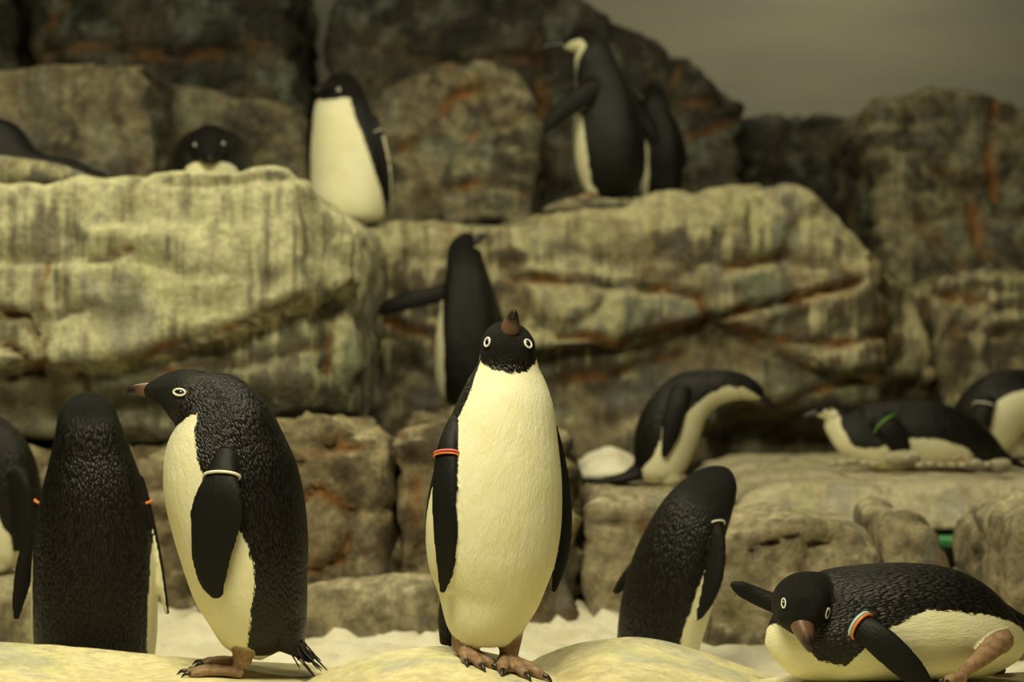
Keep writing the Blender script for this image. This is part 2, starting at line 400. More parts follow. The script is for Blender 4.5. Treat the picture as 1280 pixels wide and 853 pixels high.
def snow_mat():
    t = NT('snow'); c = t.coord('Object'); n = t.noise(c, 30, 5, 0.65); b = t.noise(c, 5, 4)
    t.put(t.b.inputs['Base Color'], t.mix(t.rng(b, 0.35, 0.7), (0.80, 0.77, 0.62), (0.66, 0.60, 0.42))); t.b.inputs['Roughness'].default_value = 0.65
    t.b.inputs['Subsurface Weight'].default_value = 0.1
    t.put(t.b.inputs['Normal'], t.bump(n, 0.6, 0.02)); return t.m
M_SNOW = snow_mat()
def snow_z(X, Y):
    p = np.stack([X.ravel(), Y.ravel(), X.ravel()*0], 1)
    return (0.045+fbm(p*5, 4, 3)*0.035+np.clip(fbm(p*16, 3, 8), 0, 1)*0.05).reshape(X.shape)
FLOOR = tag(heightfield('floor', np.arange(-3.6, 3.61, 0.03), np.arange(2.4, 11.58, 0.03), snow_z, M_SNOW, -0.15), 'lumpy packed snow floor behind the sandy front rocks', 'floor', None, 'structure')

def wall_mat():
    t = NT('painted_wall'); c = t.coord('Object')
    n = t.noise(t.scale(c, (0.5, 1, 2.2)), 1.2, 4, 0.5)
    t.put(t.b.inputs['Base Color'], t.mix(t.rng(n, 0.3, 0.7), (0.40, 0.385, 0.30), (0.31, 0.315, 0.265))); t.b.inputs['Roughness'].default_value = 0.8; return t.m
M_WALL = wall_mat()
def slab(name, x0, x1, y0, y1, z0, z1, mat):
    V = [(x, y, z) for z in (z0, z1) for y in (y0, y1) for x in (x0, x1)]
    F = [(0, 1, 3, 2), (4, 5, 7, 6), (0, 1, 5, 4), (2, 3, 7, 6), (0, 2, 6, 4), (1, 3, 7, 5)]
    return mesh_obj(name, V, F, mat, None, ((x0+x1)/2, (y0+y1)/2, z0), False)
tag(slab('wall_back', -6, 6, 11.6, 11.75, -0.2, 5, M_WALL), 'hazy olive grey painted wall behind the rocks', 'wall', None, 'structure')

# --- foreground rocks (each one a height function so that feet can rest on it)
def crest_fn(pts, Yc, front=0.10, back_w=0.10, back_k=0.35, rough=0.006, seed=0):
    xs = np.array([(x-640)/FPX*Yc for x, y in pts]); zs = np.array([CZ-(y-426.5)/FPX*Yc for x, y in pts])
    def f(X, Y):
        X = np.asarray(X, float); Y = np.asarray(Y, float)
        z = sum(np.interp(X+d, xs, zs) for d in (-0.03, -0.015, 0, 0.015, 0.03))/5
        dy = Y-Yc
        z = z-np.where(dy < 0, front*(-dy)+0.5*np.clip(-dy-0.3, 0, 9)**2, 0)-np.where(dy > 0, back_k*dy**2/back_w, 0)
        p = np.stack([X.ravel(), Y.ravel(), X.ravel()*0], 1)
        return z+(fbm(p*7, 3, seed)*rough).reshape(X.shape)
    return f
SL_L = crest_fn([(-400, 796), (-60, 799), (0, 802), (60, 807), (180, 818), (300, 825), (400, 832), (480, 846), (560, 880), (640, 960)], 3.72, 0.02, 0.03, 0.7, seed=11)
SL_C = crest_fn([(300, 960), (345, 880), (380, 852), (420, 834), (480, 816), (540, 806), (580, 808), (620, 817), (680, 829), (720, 845), (780, 890), (840, 960)], 3.57, 0.05, 0.05, seed=12)
SL_R = crest_fn([(560, 960), (620, 870), (655, 832), (700, 809), (740, 799), (780, 795), (830, 801), (880, 816), (930, 833), (970, 848), (1040, 880), (1100, 960)], 3.74, 0.03, 0.03, 0.7, seed=13)
SL_H = crest_fn([(820, 960), (880, 880), (930, 851), (1000, 843), (1100, 842), (1280, 842), (1400, 842), (1700, 838)], 3.56, 0.01, 0.05, seed=14)
SLABS = [SL_L, SL_C, SL_R, SL_H]
def foreslab(name, f, x0, x1, label):
    xs = np.linspace(x0, x1, int((x1-x0)/0.01)); ys = np.arange(2.7, 3.92, 0.01); X, Y = np.meshgrid(xs, ys); Z = f(X, Y)
    keep = Z > np.max([g(X, Y) for g in SLABS if g is not f], 0)-0.010; keep &= Z > -0.03
    nx, ny = len(xs), len(ys); cell = keep[:-1, :-1] & keep[1:, :-1] & keep[:-1, 1:] & keep[1:, 1:]
    V = np.stack([X.ravel(), Y.ravel(), Z.ravel()], 1); Bt = V.copy(); Bt[:, 2] = -0.1; n = len(V); V = np.concatenate([V, Bt]); F = []
    jj, ii = np.nonzero(cell); cs = set(zip(jj.tolist(), ii.tolist()))
    for j, i in cs:
        a, b, c, d = j*nx+i, j*nx+i+1, (j+1)*nx+i+1, (j+1)*nx+i
        F.append((a, b, c, d)); F.append((n+d, n+c, n+b, n+a))
        for (p_, q_), nb in (((a, b), (j-1, i)), ((b, c), (j, i+1)), ((c, d), (j+1, i)), ((d, a), (j, i-1))):
            if nb not in cs: F.append((q_, p_, n+p_, n+q_))
    used = np.unique(np.array([k for f_ in F for k in f_])); mp = np.full(len(V), -1); mp[used] = np.arange(len(used))
    V = V[used]; F = [tuple(mp[list(f_)]) for f_ in F]
    lo, hi = V.min(0), V.max(0); o = mesh_obj(name, V, F, R_FORE, None, np.array([(lo[0]+hi[0])/2, (lo[1]+hi[1])/2, lo[2]]))
    for nm in ('crack', 'pale'): set_attr(o.data, nm, np.zeros(len(o.data.vertices)))
    return tag(o, label, 'rock')
foreslab('sandy_rock', SL_L, -1.9, -0.02, 'long flat sandy rock under the side-on penguin with white band')
foreslab('sandy_rock', SL_C, -0.50, 0.28, 'rounded sandy hump under the penguin showing its white front')
foreslab('sandy_rock', SL_R, -0.11, 0.70, 'smooth sandy hump in front of the penguin bowing away')
foreslab('sandy_rock', SL_H, 0.28, 1.9, 'flat sandy rock beneath the penguin lying with orange band')

# --- left ledge
def rel_left(px, py):
    line = np.interp(px, [-200, 0, 130, 200, 300, 375, 445, 500], [455, 450, 450, 432, 405, 372, 345, 340])
    a = smooth01((py-line)/16)*0.13
    b = smooth01((px-372-(py-235)*0.05)/14)*0.13
    blk = smooth01((62-px)/8)*smooth01((py-385)/10)*0.05
    under = smooth01((py-470)/60)*0.10
    return a+b+blk*0.6+under
def pale_left(px, py, c):
    line = np.interp(px, [-200, 0, 130, 200, 300, 375, 445, 500], [455, 450, 450, 432, 405, 372, 345, 340])
    return -smooth01((py-line)/30)*0.16
rock('rock_ledge', [(-220, 232), (0, 222), (165, 217), (168, 222), (350, 207), (372, 220), (380, 238), (441, 281), (443, 330), (441, 420), (434, 533), (300, 549), (-220, 549)], 5.5, 6.86,
     'large pale greenish ledge streaked with droppings beneath the penguin peeking over', R_LEFT, 0.016, 4, 0.032, 1.7, 0.010, 0.10,
     [([(375, 372), (330, 392), (260, 415), (200, 432), (160, 448)], 4, 0.05), ([(0, 388), (30, 396), (42, 420), (55, 452)], 3.5, 0.05), ([(0, 425), (28, 446), (40, 470)], 3, 0.05), ([(0, 472), (60, 452), (90, 456)], 3, 0.04),
      ([(112, 326), (160, 313)], 3, 0.025), ([(80, 392), (118, 380)], 3, 0.03), ([(55, 330), (52, 380), (58, 430)], 2.5, 0.02), ([(85, 455), (100, 500)], 3, 0.03), ([(160, 262), (165, 220)], 3, 0.02), ([(405, 390), (400, 470)], 3, 0.03), ([(180, 470), (300, 455), (400, 430)], 3, 0.03)],
     rel_left, pale_left, 0.0, 3, 0.03)
rock('rock_hump', [(-220, 190), (-40, 190), (0, 194), (45, 200), (85, 208), (112, 224), (112, 233), (-220, 233)], 5.65, 6.05, 'low grey streaked hump on top of the pale ledge', R_MID, 0.016, 5, 0.012, 2.5, 0.005, 0.3, seed=5)
rock('rock_outcrop', [(-220, 566), (250, 566), (440, 556), (446, 570), (446, 830), (-220, 830)], 5.88, 6.7, 'dark recessed brown rock face under the pale ledge', R_LOW, 0.022, 5, 0.07, 2.0, 0.015, 0.0,
     [([(0, 560), (120, 575), (240, 560)], 4, 0.05)], None, None, 0, 7, 0.04)
rock('rock_block', [(-220, 564), (-60, 562), (40, 564), (62, 600), (60, 830), (-220, 830)], 5.42, 5.80, 'grey block behind the penguin cut off by the frame', R_LOW, 0.02, 8, 0.04, 2.4, 0.012, 0.1, seed=21, blocky=0.02)
LOW_ROCK = rock('rock_block', [(-220, 738), (20, 734), (70, 745), (90, 780), (90, 830), (-220, 830)], 4.75, 5.33, 'low grey rock carrying the penguin cut off by the frame', R_TAN, 0.02, 10, 0.03, 2.4, 0.01, 0.0, seed=22)
rock('rock_block', [(88, 572), (150, 558), (215, 560), (246, 600), (250, 830), (78, 830)], 5.42, 5.80, 'grey brown block between the back-turned and side-on penguins', R_LOW, 0.02, 8, 0.045, 2.6, 0.012, 0.1, seed=23, blocky=0.03)
rock('rock_block', [(250, 560), (330, 528), (415, 520), (468, 533), (486, 556), (486, 620), (484, 705), (482, 830), (252, 830)], 5.15, 5.60, 'squared rust-stained block beside the tail of the side-on penguin', R_LOW, 0.018, 6, 0.045, 2.5, 0.012, 0.12,
     [([(340, 585), (400, 570), (430, 545)], 4, 0.05), ([(395, 560), (470, 560)], 3, 0.03), ([(350, 650), (395, 610), (440, 640), (430, 700), (370, 720)], 4, 0.04)], None, None, 0, 24, 0.04)
BROWN_BLOCK = rock('rock_block', [(489, 570), (491, 547), (540, 540), (640, 541), (714, 556), (722, 620), (722, 830), (488, 830), (489, 700)], 5.2, 6.8, 'brown block supporting the penguin with one flipper held out', R_LOW, 0.018, 6, 0.045, 2.3, 0.012, 0.12,
     [([(500, 548), (520, 600), (515, 700)], 4, 0.04), ([(470, 740), (540, 690), (600, 700)], 4, 0.04)], None, None, 0, 25, 0.04)
rock('rock_block', [(330, 745), (420, 728), (545, 722), (560, 760), (560, 830), (325, 830)], 4.88, 5.06, 'low tan rock at the foot of the rust-stained block', R_TAN, 0.02, 10, 0.03, 2.6, 0.01, 0.1, seed=26)
# --- right ledge
def rel_right(px, py):
    a = smooth01((py-np.interp(px, [480, 560, 640, 800, 880, 920, 1000, 1100, 1200], [560, 520, 440, 420, 395, 408, 440, 470, 470]))/14)*0.12
    b = smooth01((py-520)/30)*0.16*smooth01((px-830)/60)
    cdark = smooth01((px-1085)/60)*0.22
    n = 0
    hole = smooth01((py-500)/20)*smooth01((px-880)/40)*0.25
    return a+b+cdark+n+hole
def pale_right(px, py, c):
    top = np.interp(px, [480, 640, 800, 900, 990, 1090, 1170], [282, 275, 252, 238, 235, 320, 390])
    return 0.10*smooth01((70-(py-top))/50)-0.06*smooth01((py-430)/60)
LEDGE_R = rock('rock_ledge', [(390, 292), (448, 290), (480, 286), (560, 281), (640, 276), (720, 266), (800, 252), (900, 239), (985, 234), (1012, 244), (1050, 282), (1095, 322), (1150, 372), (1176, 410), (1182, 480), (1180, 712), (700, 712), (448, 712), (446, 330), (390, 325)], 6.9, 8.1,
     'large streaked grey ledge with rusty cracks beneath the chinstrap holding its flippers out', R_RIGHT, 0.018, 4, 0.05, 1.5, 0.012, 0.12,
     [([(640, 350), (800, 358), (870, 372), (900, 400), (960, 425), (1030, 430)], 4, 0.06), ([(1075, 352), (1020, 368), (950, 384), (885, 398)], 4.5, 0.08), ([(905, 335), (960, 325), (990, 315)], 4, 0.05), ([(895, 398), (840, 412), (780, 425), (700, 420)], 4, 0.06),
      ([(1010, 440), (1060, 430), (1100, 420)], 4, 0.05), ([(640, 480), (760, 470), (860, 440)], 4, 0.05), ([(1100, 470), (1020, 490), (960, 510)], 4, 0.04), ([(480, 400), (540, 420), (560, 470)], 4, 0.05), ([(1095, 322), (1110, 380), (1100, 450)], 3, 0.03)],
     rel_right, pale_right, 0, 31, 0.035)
SHELF = rock('rock_shelf', [(734, 630), (760, 626), (830, 626), (898, 628), (917, 646), (917, 830), (733, 830), (734, 700)], 5.15, 6.85, 'tan rust-stained shelf under the chinstrap bending forward', R_TAN, 0.018, 6, 0.02, 2.2, 0.01, 0.1,
     [([(700, 660), (780, 655), (840, 665)], 4, 0.03), ([(715, 640), (722, 700), (718, 760)], 3, 0.03)], None, None, 0, 33, 0.02)
rock('rock_slab', [(918, 640), (940, 618), (985, 606), (1290, 604), (1700, 604), (1700, 660), (1240, 662), (1160, 664), (918, 664)], 5.45, 6.88, 'flat tan slab carrying the pebble nest', R_SLAB, 0.016, 6, 0.012, 2.5, 0.006, 0.9, seed=34,
     cracks=[([(1220, 640), (1245, 655)], 4, 0.04)])
rock('boulder', [(872, 760), (884, 700), (905, 664), (950, 645), (1012, 641), (1066, 652), (1098, 680), (1106, 740), (1100, 870), (865, 870)], 4.62, 5.1, 'broad rounded tan boulder with brown hollows beside the penguin bowing away', R_TAN, 0.016, 12, 0.04, 2.6, 0.012, 0.12,
     [([(940, 690), (990, 672), (1030, 680)], 4, 0.04), ([(1000, 720), (1012, 695)], 4, 0.03)], None, None, 0.05, 35, 0.015)
rock('boulder', [(1116, 740), (1112, 690), (1106, 660), (1118, 642), (1152, 643), (1178, 664), (1188, 705), (1194, 870), (1114, 870)], 4.7, 5.2, 'rounded tan boulder directly behind the back of the lying penguin', R_TAN, 0.016, 14, 0.03, 2.8, 0.01, 0.15, seed=36, shrink=0.05)
rock('boulder', [(1258, 735), (1264, 685), (1276, 652), (1308, 640), (1600, 640), (1600, 880), (1256, 880)], 4.5, 5.1, 'upright rounded boulder at the end of the green pipe', R_TAN, 0.016, 12, 0.04, 2.6, 0.014, 0.1, seed=37, shrink=0.05, blocky=0.015)
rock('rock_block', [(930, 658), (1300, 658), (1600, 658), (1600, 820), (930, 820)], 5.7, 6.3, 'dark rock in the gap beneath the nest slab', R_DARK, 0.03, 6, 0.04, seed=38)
# --- upper tiers
HUMP_R = rock('rock_hump', [(668, 268), (684, 255), (715, 246), (788, 245), (804, 252), (806, 258)], 7.05, 7.55, 'low flat rock under the feet of the standing chinstrap', R_MID, 0.016, 6, 0.010, 2.2, 0.004, 0.2, seed=52)
rock('boulder', [(-220, 95), (-60, 92), (0, 90), (90, 72), (168, 67), (184, 90), (192, 140), (190, 705), (-220, 705)], 7.25, 7.86, 'streaked square-shouldered boulder on the upper tier', R_MID, 0.022, 7, 0.04, 2.0, 0.012, 0.1, seed=41, blocky=0.02)
rock('boulder', [(180, 118), (200, 104), (260, 110), (300, 122), (350, 124), (376, 145), (390, 180), (392, 690), (178, 690)], 7.92, 8.2, 'low rounded boulder behind the penguin peeking over the ledge', R_MID, 0.022, 8, 0.035, 2.0, 0.012, 0.1, seed=42)
rock('rock_mass', [(-300, -160), (20, -160), (28, 70), (30, 660), (-300, 660)], 8.6, 9.6, 'dark rock in the upper corner', R_DARK, 0.035, 8, 0.06, seed=43)
rock('rock_mass', [(30, 60), (38, 20), (60, -160), (356, -160), (360, 20), (362, 60), (364, 665), (25, 665)], 8.3, 9.4, 'dark rock mass behind the upper boulders', R_DARK, 0.03, 7, 0.09, 1.6, 0.02, 0.1,
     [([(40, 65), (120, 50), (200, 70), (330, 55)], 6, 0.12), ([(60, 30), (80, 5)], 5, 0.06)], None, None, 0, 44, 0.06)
rock('boulder', [(455, 294), (462, 160), (475, 110), (540, 80), (600, 68), (632, 82), (655, 100), (672, 150), (676, 285)], 7.65, 8.5, 'mottled grey boulder between the upright penguins of the upper tier', R_MID, 0.02, 7, 0.05, 2.2, 0.012, 0.2,
     [([(560, 125), (590, 112), (625, 98)], 4, 0.06), ([(480, 200), (540, 160), (560, 130)], 4, 0.04), ([(590, 170), (650, 150)], 4, 0.04), ([(520, 250), (600, 230), (660, 240)], 4, 0.04)], None, None, 0.05, 45, 0.03)
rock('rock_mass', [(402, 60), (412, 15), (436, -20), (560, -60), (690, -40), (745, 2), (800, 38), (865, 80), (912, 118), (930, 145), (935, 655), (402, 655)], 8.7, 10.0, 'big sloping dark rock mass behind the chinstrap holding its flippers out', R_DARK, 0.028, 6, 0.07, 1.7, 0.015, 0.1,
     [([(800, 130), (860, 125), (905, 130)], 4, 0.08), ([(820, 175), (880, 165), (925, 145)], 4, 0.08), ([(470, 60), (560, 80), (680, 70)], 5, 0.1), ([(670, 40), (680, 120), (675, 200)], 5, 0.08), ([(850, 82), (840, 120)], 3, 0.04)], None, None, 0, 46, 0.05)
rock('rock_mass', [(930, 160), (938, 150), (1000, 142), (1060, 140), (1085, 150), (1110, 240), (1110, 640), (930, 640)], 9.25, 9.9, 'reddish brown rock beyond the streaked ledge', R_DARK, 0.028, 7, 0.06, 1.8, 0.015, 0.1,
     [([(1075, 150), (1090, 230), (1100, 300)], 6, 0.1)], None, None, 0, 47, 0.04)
rock('boulder', [(1082, 150), (1100, 125), (1170, 114), (1250, 113), (1290, 128), (1500, 135), (1500, 670), (1150, 670), (1110, 330), (1090, 230)], 8.3, 9.2, 'tall flat-topped mossy boulder against the back wall', R_MID, 0.025, 7, 0.06, 1.8, 0.015, 0.1,
     [([(1250, 120), (1240, 200), (1250, 270), (1290, 262)], 5, 0.06), ([(1180, 215), (1215, 240), (1225, 320)], 8, 0.06)], None, None, 0, 48, 0.04)
rock('rock_block', [(1168, 372), (1185, 350), (1230, 340), (1500, 345), (1500, 700), (1160, 700)], 7.3, 8.1, 'rust-marked block behind the curled chinstrap', R_RIGHT, 0.022, 7, 0.05, 1.9, 0.012, 0.15,
     [([(1175, 370), (1215, 372), (1235, 378)], 4, 0.05), ([(1200, 410), (1260, 420)], 4, 0.05)], None, None, 0, 49, 0.04)

# ------------------------------------------------------------------ penguins
def bary(p, a, b, c):
    v0, v1, v2 = b-a, c-a, p-a
    d00 = (v0*v0).sum(1); d01 = (v0*v1).sum(1); d11 = (v1*v1).sum(1); d20 = (v2*v0).sum(1); d21 = (v2*v1).sum(1)
    den = d00*d11-d01*d01; den = np.where(abs(den) < 1e-18, 1e-18, den)
    v = np.clip((d11*d20-d01*d21)/den, 0, 1); w_ = np.clip((d00*d21-d01*d20)/den, 0, 1); return np.stack([np.clip(1-v-w_, 0, 1), v, w_], 1)

class Penguin:
    def __init__(s, name, Y, base, label, V, stations, throat=None, strap=None, group='penguins on the rocks', head=None):
        s.Y = Y; s.mpp = Y/FPX; s.V0 = np.array(V, float)
        b = s.pt(base[0], base[1], base[2] if len(base) > 2 else 0)
        s.org = b; s.root = empty(name, b); tag(s.root, label, 'penguin', group)
        s.parts = []          # (verts, tris, bw, foot, flip, rest)
        s.body = s.add_loft(stations, throat, strap, head)
        s.todo = []
    def pt(s, px, py, dy=0): return P(px, py, s.Y+dy*s.mpp)
    def add(s, lf, bw, foot, flip, rest_off=0.0, fine=None):
        F = []
        for f in lf.faces:
            if len(f) == 4: F.append((f[0], f[1], f[2])); F.append((f[0], f[2], f[3]))
            else: F.append(f)
        s.parts.append((lf.verts, np.array(F), bw, np.full(len(bw), foot) if np.isscalar(foot) else foot, np.full(len(bw), float(flip)), lf.rest+rest_off, np.zeros(len(bw)) if fine is None else fine))
        return lf
    def add_loft(s, st, throat=None, strap=None, head=None):
        cen = np.array([s.pt(*q[:3]) for q in st]); r = np.array([q[3:6] for q in st], float)*s.mpp
        fw = np.array([q[6] if len(q) > 6 and q[6] is not None else -90 for q in st], float)
        V = np.array([q[7] if len(q) > 7 else s.V0 for q in st], float)
        lf = Loft(cen, r[:, 0], r[:, 1], r[:, 2], V)
        fwi = np.interp(lf.tt, np.arange(len(fw)), fw)
        bw = np.radians(fwi-np.abs(np.degrees(lf.phi)))*np.maximum(lf.rad, 0.015)
        if throat:
            ts, k = throat; seg = lf.len[-1]/(len(st)-1)
            tl = np.interp(lf.tt, lf.t, lf.len); tb = np.interp(np.clip(ts+k*(1-np.cos(lf.phi)), 0, len(st)-1), lf.t, lf.len)
            bw = np.minimum(bw, tb-tl)
        if strap:
            ts, k = strap; tl = np.interp(lf.tt, lf.t, lf.len); tb = np.interp(np.clip(ts+k*(1-np.cos(lf.phi)), 0, len(st)-1), lf.t, lf.len)
            bw = np.minimum(bw, np.abs(tb-tl)-0.003)
        return s.add(lf, bw, 0.0, 0.0, 0.0, smooth01((lf.tt-(len(st)-5.0 if head is None else head))/1.5))
    def flipper(s, pts, chord, inner=None, trail=0, band=None):
        cen = np.array([s.pt(*q[:3]) for q in pts]); w_ = np.array([q[3] for q in pts], float)*s.mpp; t_ = np.maximum(np.array([q[4] for q in pts], float)*s.mpp, 0.0035)
        T = nrm(np.gradient(cen, axis=0)); V = np.cross(np.array(chord, float)[None], T)
        lf = Loft(cen, w_, t_, t_, V, sub=6, seg=24)
        bw = np.full(len(lf.phi), -0.02)
        n = len(pts)-1
        if inner is not None:
            sgn = np.sign(np.dot(lf.V.mean(0), np.array(inner, float)))
            bw = np.where((np.cos(lf.phi)*sgn > 0.3) & (lf.tt > 0.22*n), 0.02, bw)
        if trail: bw = np.where((np.sin(lf.phi)*trail > 0.9) & (lf.tt > 0.25*n), 0.01, bw)
        s.add(lf, bw, 0.0, 1.0, 0.37)
        if band:                                            # (station, [(material, part name, along offset)], thickness)
            for ts, mat, nm, lab, off, tube in band:
                i = int(np.argmin(abs(lf.t-ts))); c = lf.C[i]+lf.T[i]*off
                v, f = torus_mesh(c, lf.T[i]+0.0, lf.L[i], lf.R[i, 0]*1.06+0.0015, lf.R[i, 1]*1.12+0.002, tube)
                s.todo.append((nm, v, f, mat, lab))
        return lf
    def tail(s, pts, chord, feathers=0, spread=0.02, ln=0.07, seed=1):
        cen = np.array([s.pt(*q[:3]) for q in pts]); w_ = np.array([q[3] for q in pts], float)*s.mpp; t_ = np.maximum(np.array([q[4] for q in pts], float)*s.mpp, 0.003)
        T = nrm(np.gradient(cen, axis=0)); V = np.cross(np.array(chord, float)[None], T)
        lf = Loft(cen, w_, t_, t_, V, sub=5, seg=20)
        s.add(lf, np.full(len(lf.phi), -0.02), 0.0, 0.0, 0.71)
        rnd = random.Random(seed)
        for k in range(feathers):
            u = (k+0.5)/feathers*2-1; i = len(lf.t)-1-rnd.randint(4, 12)
            st = lf.C[i]+lf.L[i]*u*lf.R[i, 0]*0.8+lf.V[i]*rnd.uniform(-0.7, 0.7)*lf.R[i, 1]
            d = nrm(lf.T[i]+lf.L[i]*u*0.35+lf.V[i]*rnd.uniform(-0.25, 0.2)); l = ln*rnd.uniform(0.7, 1.15)
            cc = np.array([st, st+d*l*0.5, st+d*l*0.85+np.array([0, 0, -0.002]), st+d*l+np.array([0, 0, -0.004])])
            q = Loft(cc, np.array([0.0035, 0.0045, 0.003, 0.0006]), np.array([0.0014]*3+[0.0005]), np.array([0.0014]*3+[0.0005]), np.repeat(lf.V[i][None], 4, 0), sub=2, seg=6)
            s.todo.append(('tail_feather', q.verts, q.faces, M_TAILF, None))
        return lf
    def leg(s, pts, feathered=None):
        """pts (px,py,dy,r); the part above index `feathered` keeps white plumage"""
        cen = np.array([s.pt(*q[:3]) for q in pts]); r = np.array([q[3] for q in pts], float)*s.mpp
        lf = Loft(cen, r, r, r, np.repeat(s.V0[None], len(pts), 0), sub=4, seg=20)
        ft = np.ones(len(lf.phi)) if feathered is None else smooth01((lf.tt-feathered)/0.6+0.5)
        s.add(lf, np.full(len(lf.phi), 0.02), ft, 0.0, 0.53)
        return lf
    def foot(s, ankle, toes, zf, r=7.0, claw=9.0, sole=1.0):
        """ankle (px,dy), toes [(px,dy)...] on the surface z=zf(x,y)"""
        def gp(px, dy, lift):
            Y = s.Y+dy*s.mpp; x = (px-640)/FPX*Y; return np.array([x, Y, float(zf(np.array([x]), np.array([Y]))[0])+lift])
        m = s.mpp; a = gp(*ankle, r*0.95*m)
        tips = [gp(px, dy, r*0.36*m) for px, dy in toes]
        for tp in tips:
            k = (a+tp)/2+np.array([0, 0, r*0.45*m])
            q = a+(tp-a)*0.82+np.array([0, 0, r*0.25*m])
            cc = np.array([a, a*0.65+k*0.35, k, q, tp])
            lf = Loft(cc, np.array([1.1, 1.0, 0.8, 0.78, 0.4])*r*m, np.array([1.0, 0.85, 0.6, 0.62, 0.4])*r*m, np.array([1.0, 0.9, 0.7, 0.75, 0.4])*r*m, np.repeat([[0, 0, -1.0]], 5, 0), sub=4, seg=14)
            s.add(lf, np.full(len(lf.phi), 0.0), 1.0, 0.0, 0.9)
            d = nrm(tp-a); st = tp-d*0.25*r*m
            cc = np.array([st+np.array([0, 0, r*0.22*m]), st+d*claw*0.5*m+np.array([0, 0, r*0.25*m]), st+d*claw*m-np.array([0, 0, r*0.38*m])])
            rr = np.array([0.42, 0.30, 0.05])*r*m
            c2 = Loft(cc, rr, rr, rr, np.repeat([[0, 0, -1.0]], 3, 0), sub=3, seg=10)
            s.todo.append(('claw', c2.verts, c2.faces, M_CLAW, None))
        if len(tips) > 1 and sole:                       # web between the toes
            for t0, t1 in zip(tips[:-1], tips[1:]):
                mid = (t0+t1)/2; c = a+(mid-a)*0.68; wv = nrm(t1-t0); ww = np.linalg.norm(t1-t0)*0.36
                cc = np.array([a, a+(c-a)*0.5, c]); cc[1:, 2] -= r*0.25*m
                lf = Loft(cc, np.array([r*0.7*m, ww*0.55, ww*0.85]), np.array([0.35, 0.28, 0.2])*r*m, np.array([0.35, 0.28, 0.2])*r*m, np.repeat([[0, 0, -1.0]], 3, 0), sub=4, seg=14)
                s.add(lf, np.full(len(lf.phi), 0.0), 1.0, 0.0, 0.9)
        return a
    def beak(s, base, tip, w_, h_, up, mat, hook=0.15):
        a = s.pt(*base) if len(base) == 3 else np.array(base); b = s.pt(*tip); up = np.array(up, float); d = b-a; L_ = np.linalg.norm(d); d = d/L_
        up = nrm(up-d*np.dot(up, d)); t = np.array([-0.25, 0.1, 0.45, 0.75, 0.93, 1.0])
        drop = np.array([0, 0, 0.02, 0.0, -0.06, -hook])*L_
        cc = a+d*(t*L_)[:, None]+up*drop[:, None]
        pw = np.array([1.0, 0.95, 0.72, 0.48, 0.27, 0.07])*w_*s.mpp; ph = np.array([1.0, 0.95, 0.82, 0.66, 0.4, 0.1])*h_*s.mpp
        lf = Loft(cc, pw, ph, ph, np.repeat(-up[None], 6, 0), sub=4, seg=18)
        s.todo.append(('beak', lf.verts, lf.faces, mat, lf.tt/5.0))
    def eye(s, lf, ts, phd, r=5.5, squash=1.0, ring=True, tube=1.5, axis=None):
        p, n, tg = lf.at(ts, phd); m = s.mpp
        if axis is not None: tg = np.array(axis, float)
        v, f = dome_mesh(p-n*0.3*r*m, n, tg, r*m, r*squash*m, r*0.75*m)
        e = ('eye', v, f, M_EYE, None); sub = None
        if ring:
            v, f = torus_mesh(p+n*0.10*r*m, n, tg, r*m*1.02, r*squash*m*1.02, tube*m); sub = ('eye_ring', v, f, M_RING, None)
        s.todo.append((e, sub))
    def finish(s, vox, label_body=None):
        V, F, A = [], [], [[], [], [], [], []]; k = 0
        for v, f, bw, ft, fl, rs, fi in s.parts:
            V.append(v); F.append(f+k); k += len(v)
            for arr, x in zip(A, (bw, ft, fl, rs, fi)): arr.append(x)
        V = np.concatenate(V); F = np.concatenate(F); bw, ft, fl, rs, fi = [np.concatenate(x) for x in A]
        me = voxel_remesh(V-s.org, F, vox)
        c = get_co(me); c = lap_smooth(c, edges_of(me), 5, 0.5, -0.51); c = lap_smooth(c, edges_of(me), 1, 0.4); set_co(me, c)
        tree = BVHTree.FromPolygons((V-s.org).tolist(), F.tolist())
        idx = np.empty(len(c), int); loc = np.empty((len(c), 3))
        for i, p in enumerate(c):
            l, n_, ix, d = tree.find_nearest(p); idx[i] = ix; loc[i] = l
        T = F[idx]; W = bary(loc+s.org, V[T[:, 0]], V[T[:, 1]], V[T[:, 2]])
        def ip(a): return (a[T]*W).sum(1) if a.ndim == 1 else (a[T]*W[..., None]).sum(1)
        set_attr(me, 'bw', ip(bw)); set_attr(me, 'foot', ip(ft)); set_attr(me, 'flip', ip(fl)); set_attr(me, 'fine', ip(fi)); set_attr(me, 'rest', ip(rs), 'FLOAT_VECTOR')
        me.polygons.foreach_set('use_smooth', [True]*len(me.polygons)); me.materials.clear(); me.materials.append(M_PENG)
        o = bpy.data.objects.new('body', me); col.objects.link(o); o.parent = s.root
        for it in s.todo:
            if isinstance(it[0], tuple):
                e = mesh_obj(it[0][0], it[0][1], it[0][2], it[0][3], s.root, s.org)
                if it[1]: mesh_obj(it[1][0], it[1][1], it[1][2], it[1][3], e, s.org)
            else:
                nm, v, f, mt, ex = it
                q = mesh_obj(nm, v, f, mt, s.root, s.org)
                if isinstance(ex, str): q['label'] = ex
                elif ex is not None: set_attr(q.data, 'along', ex)
        return s.root

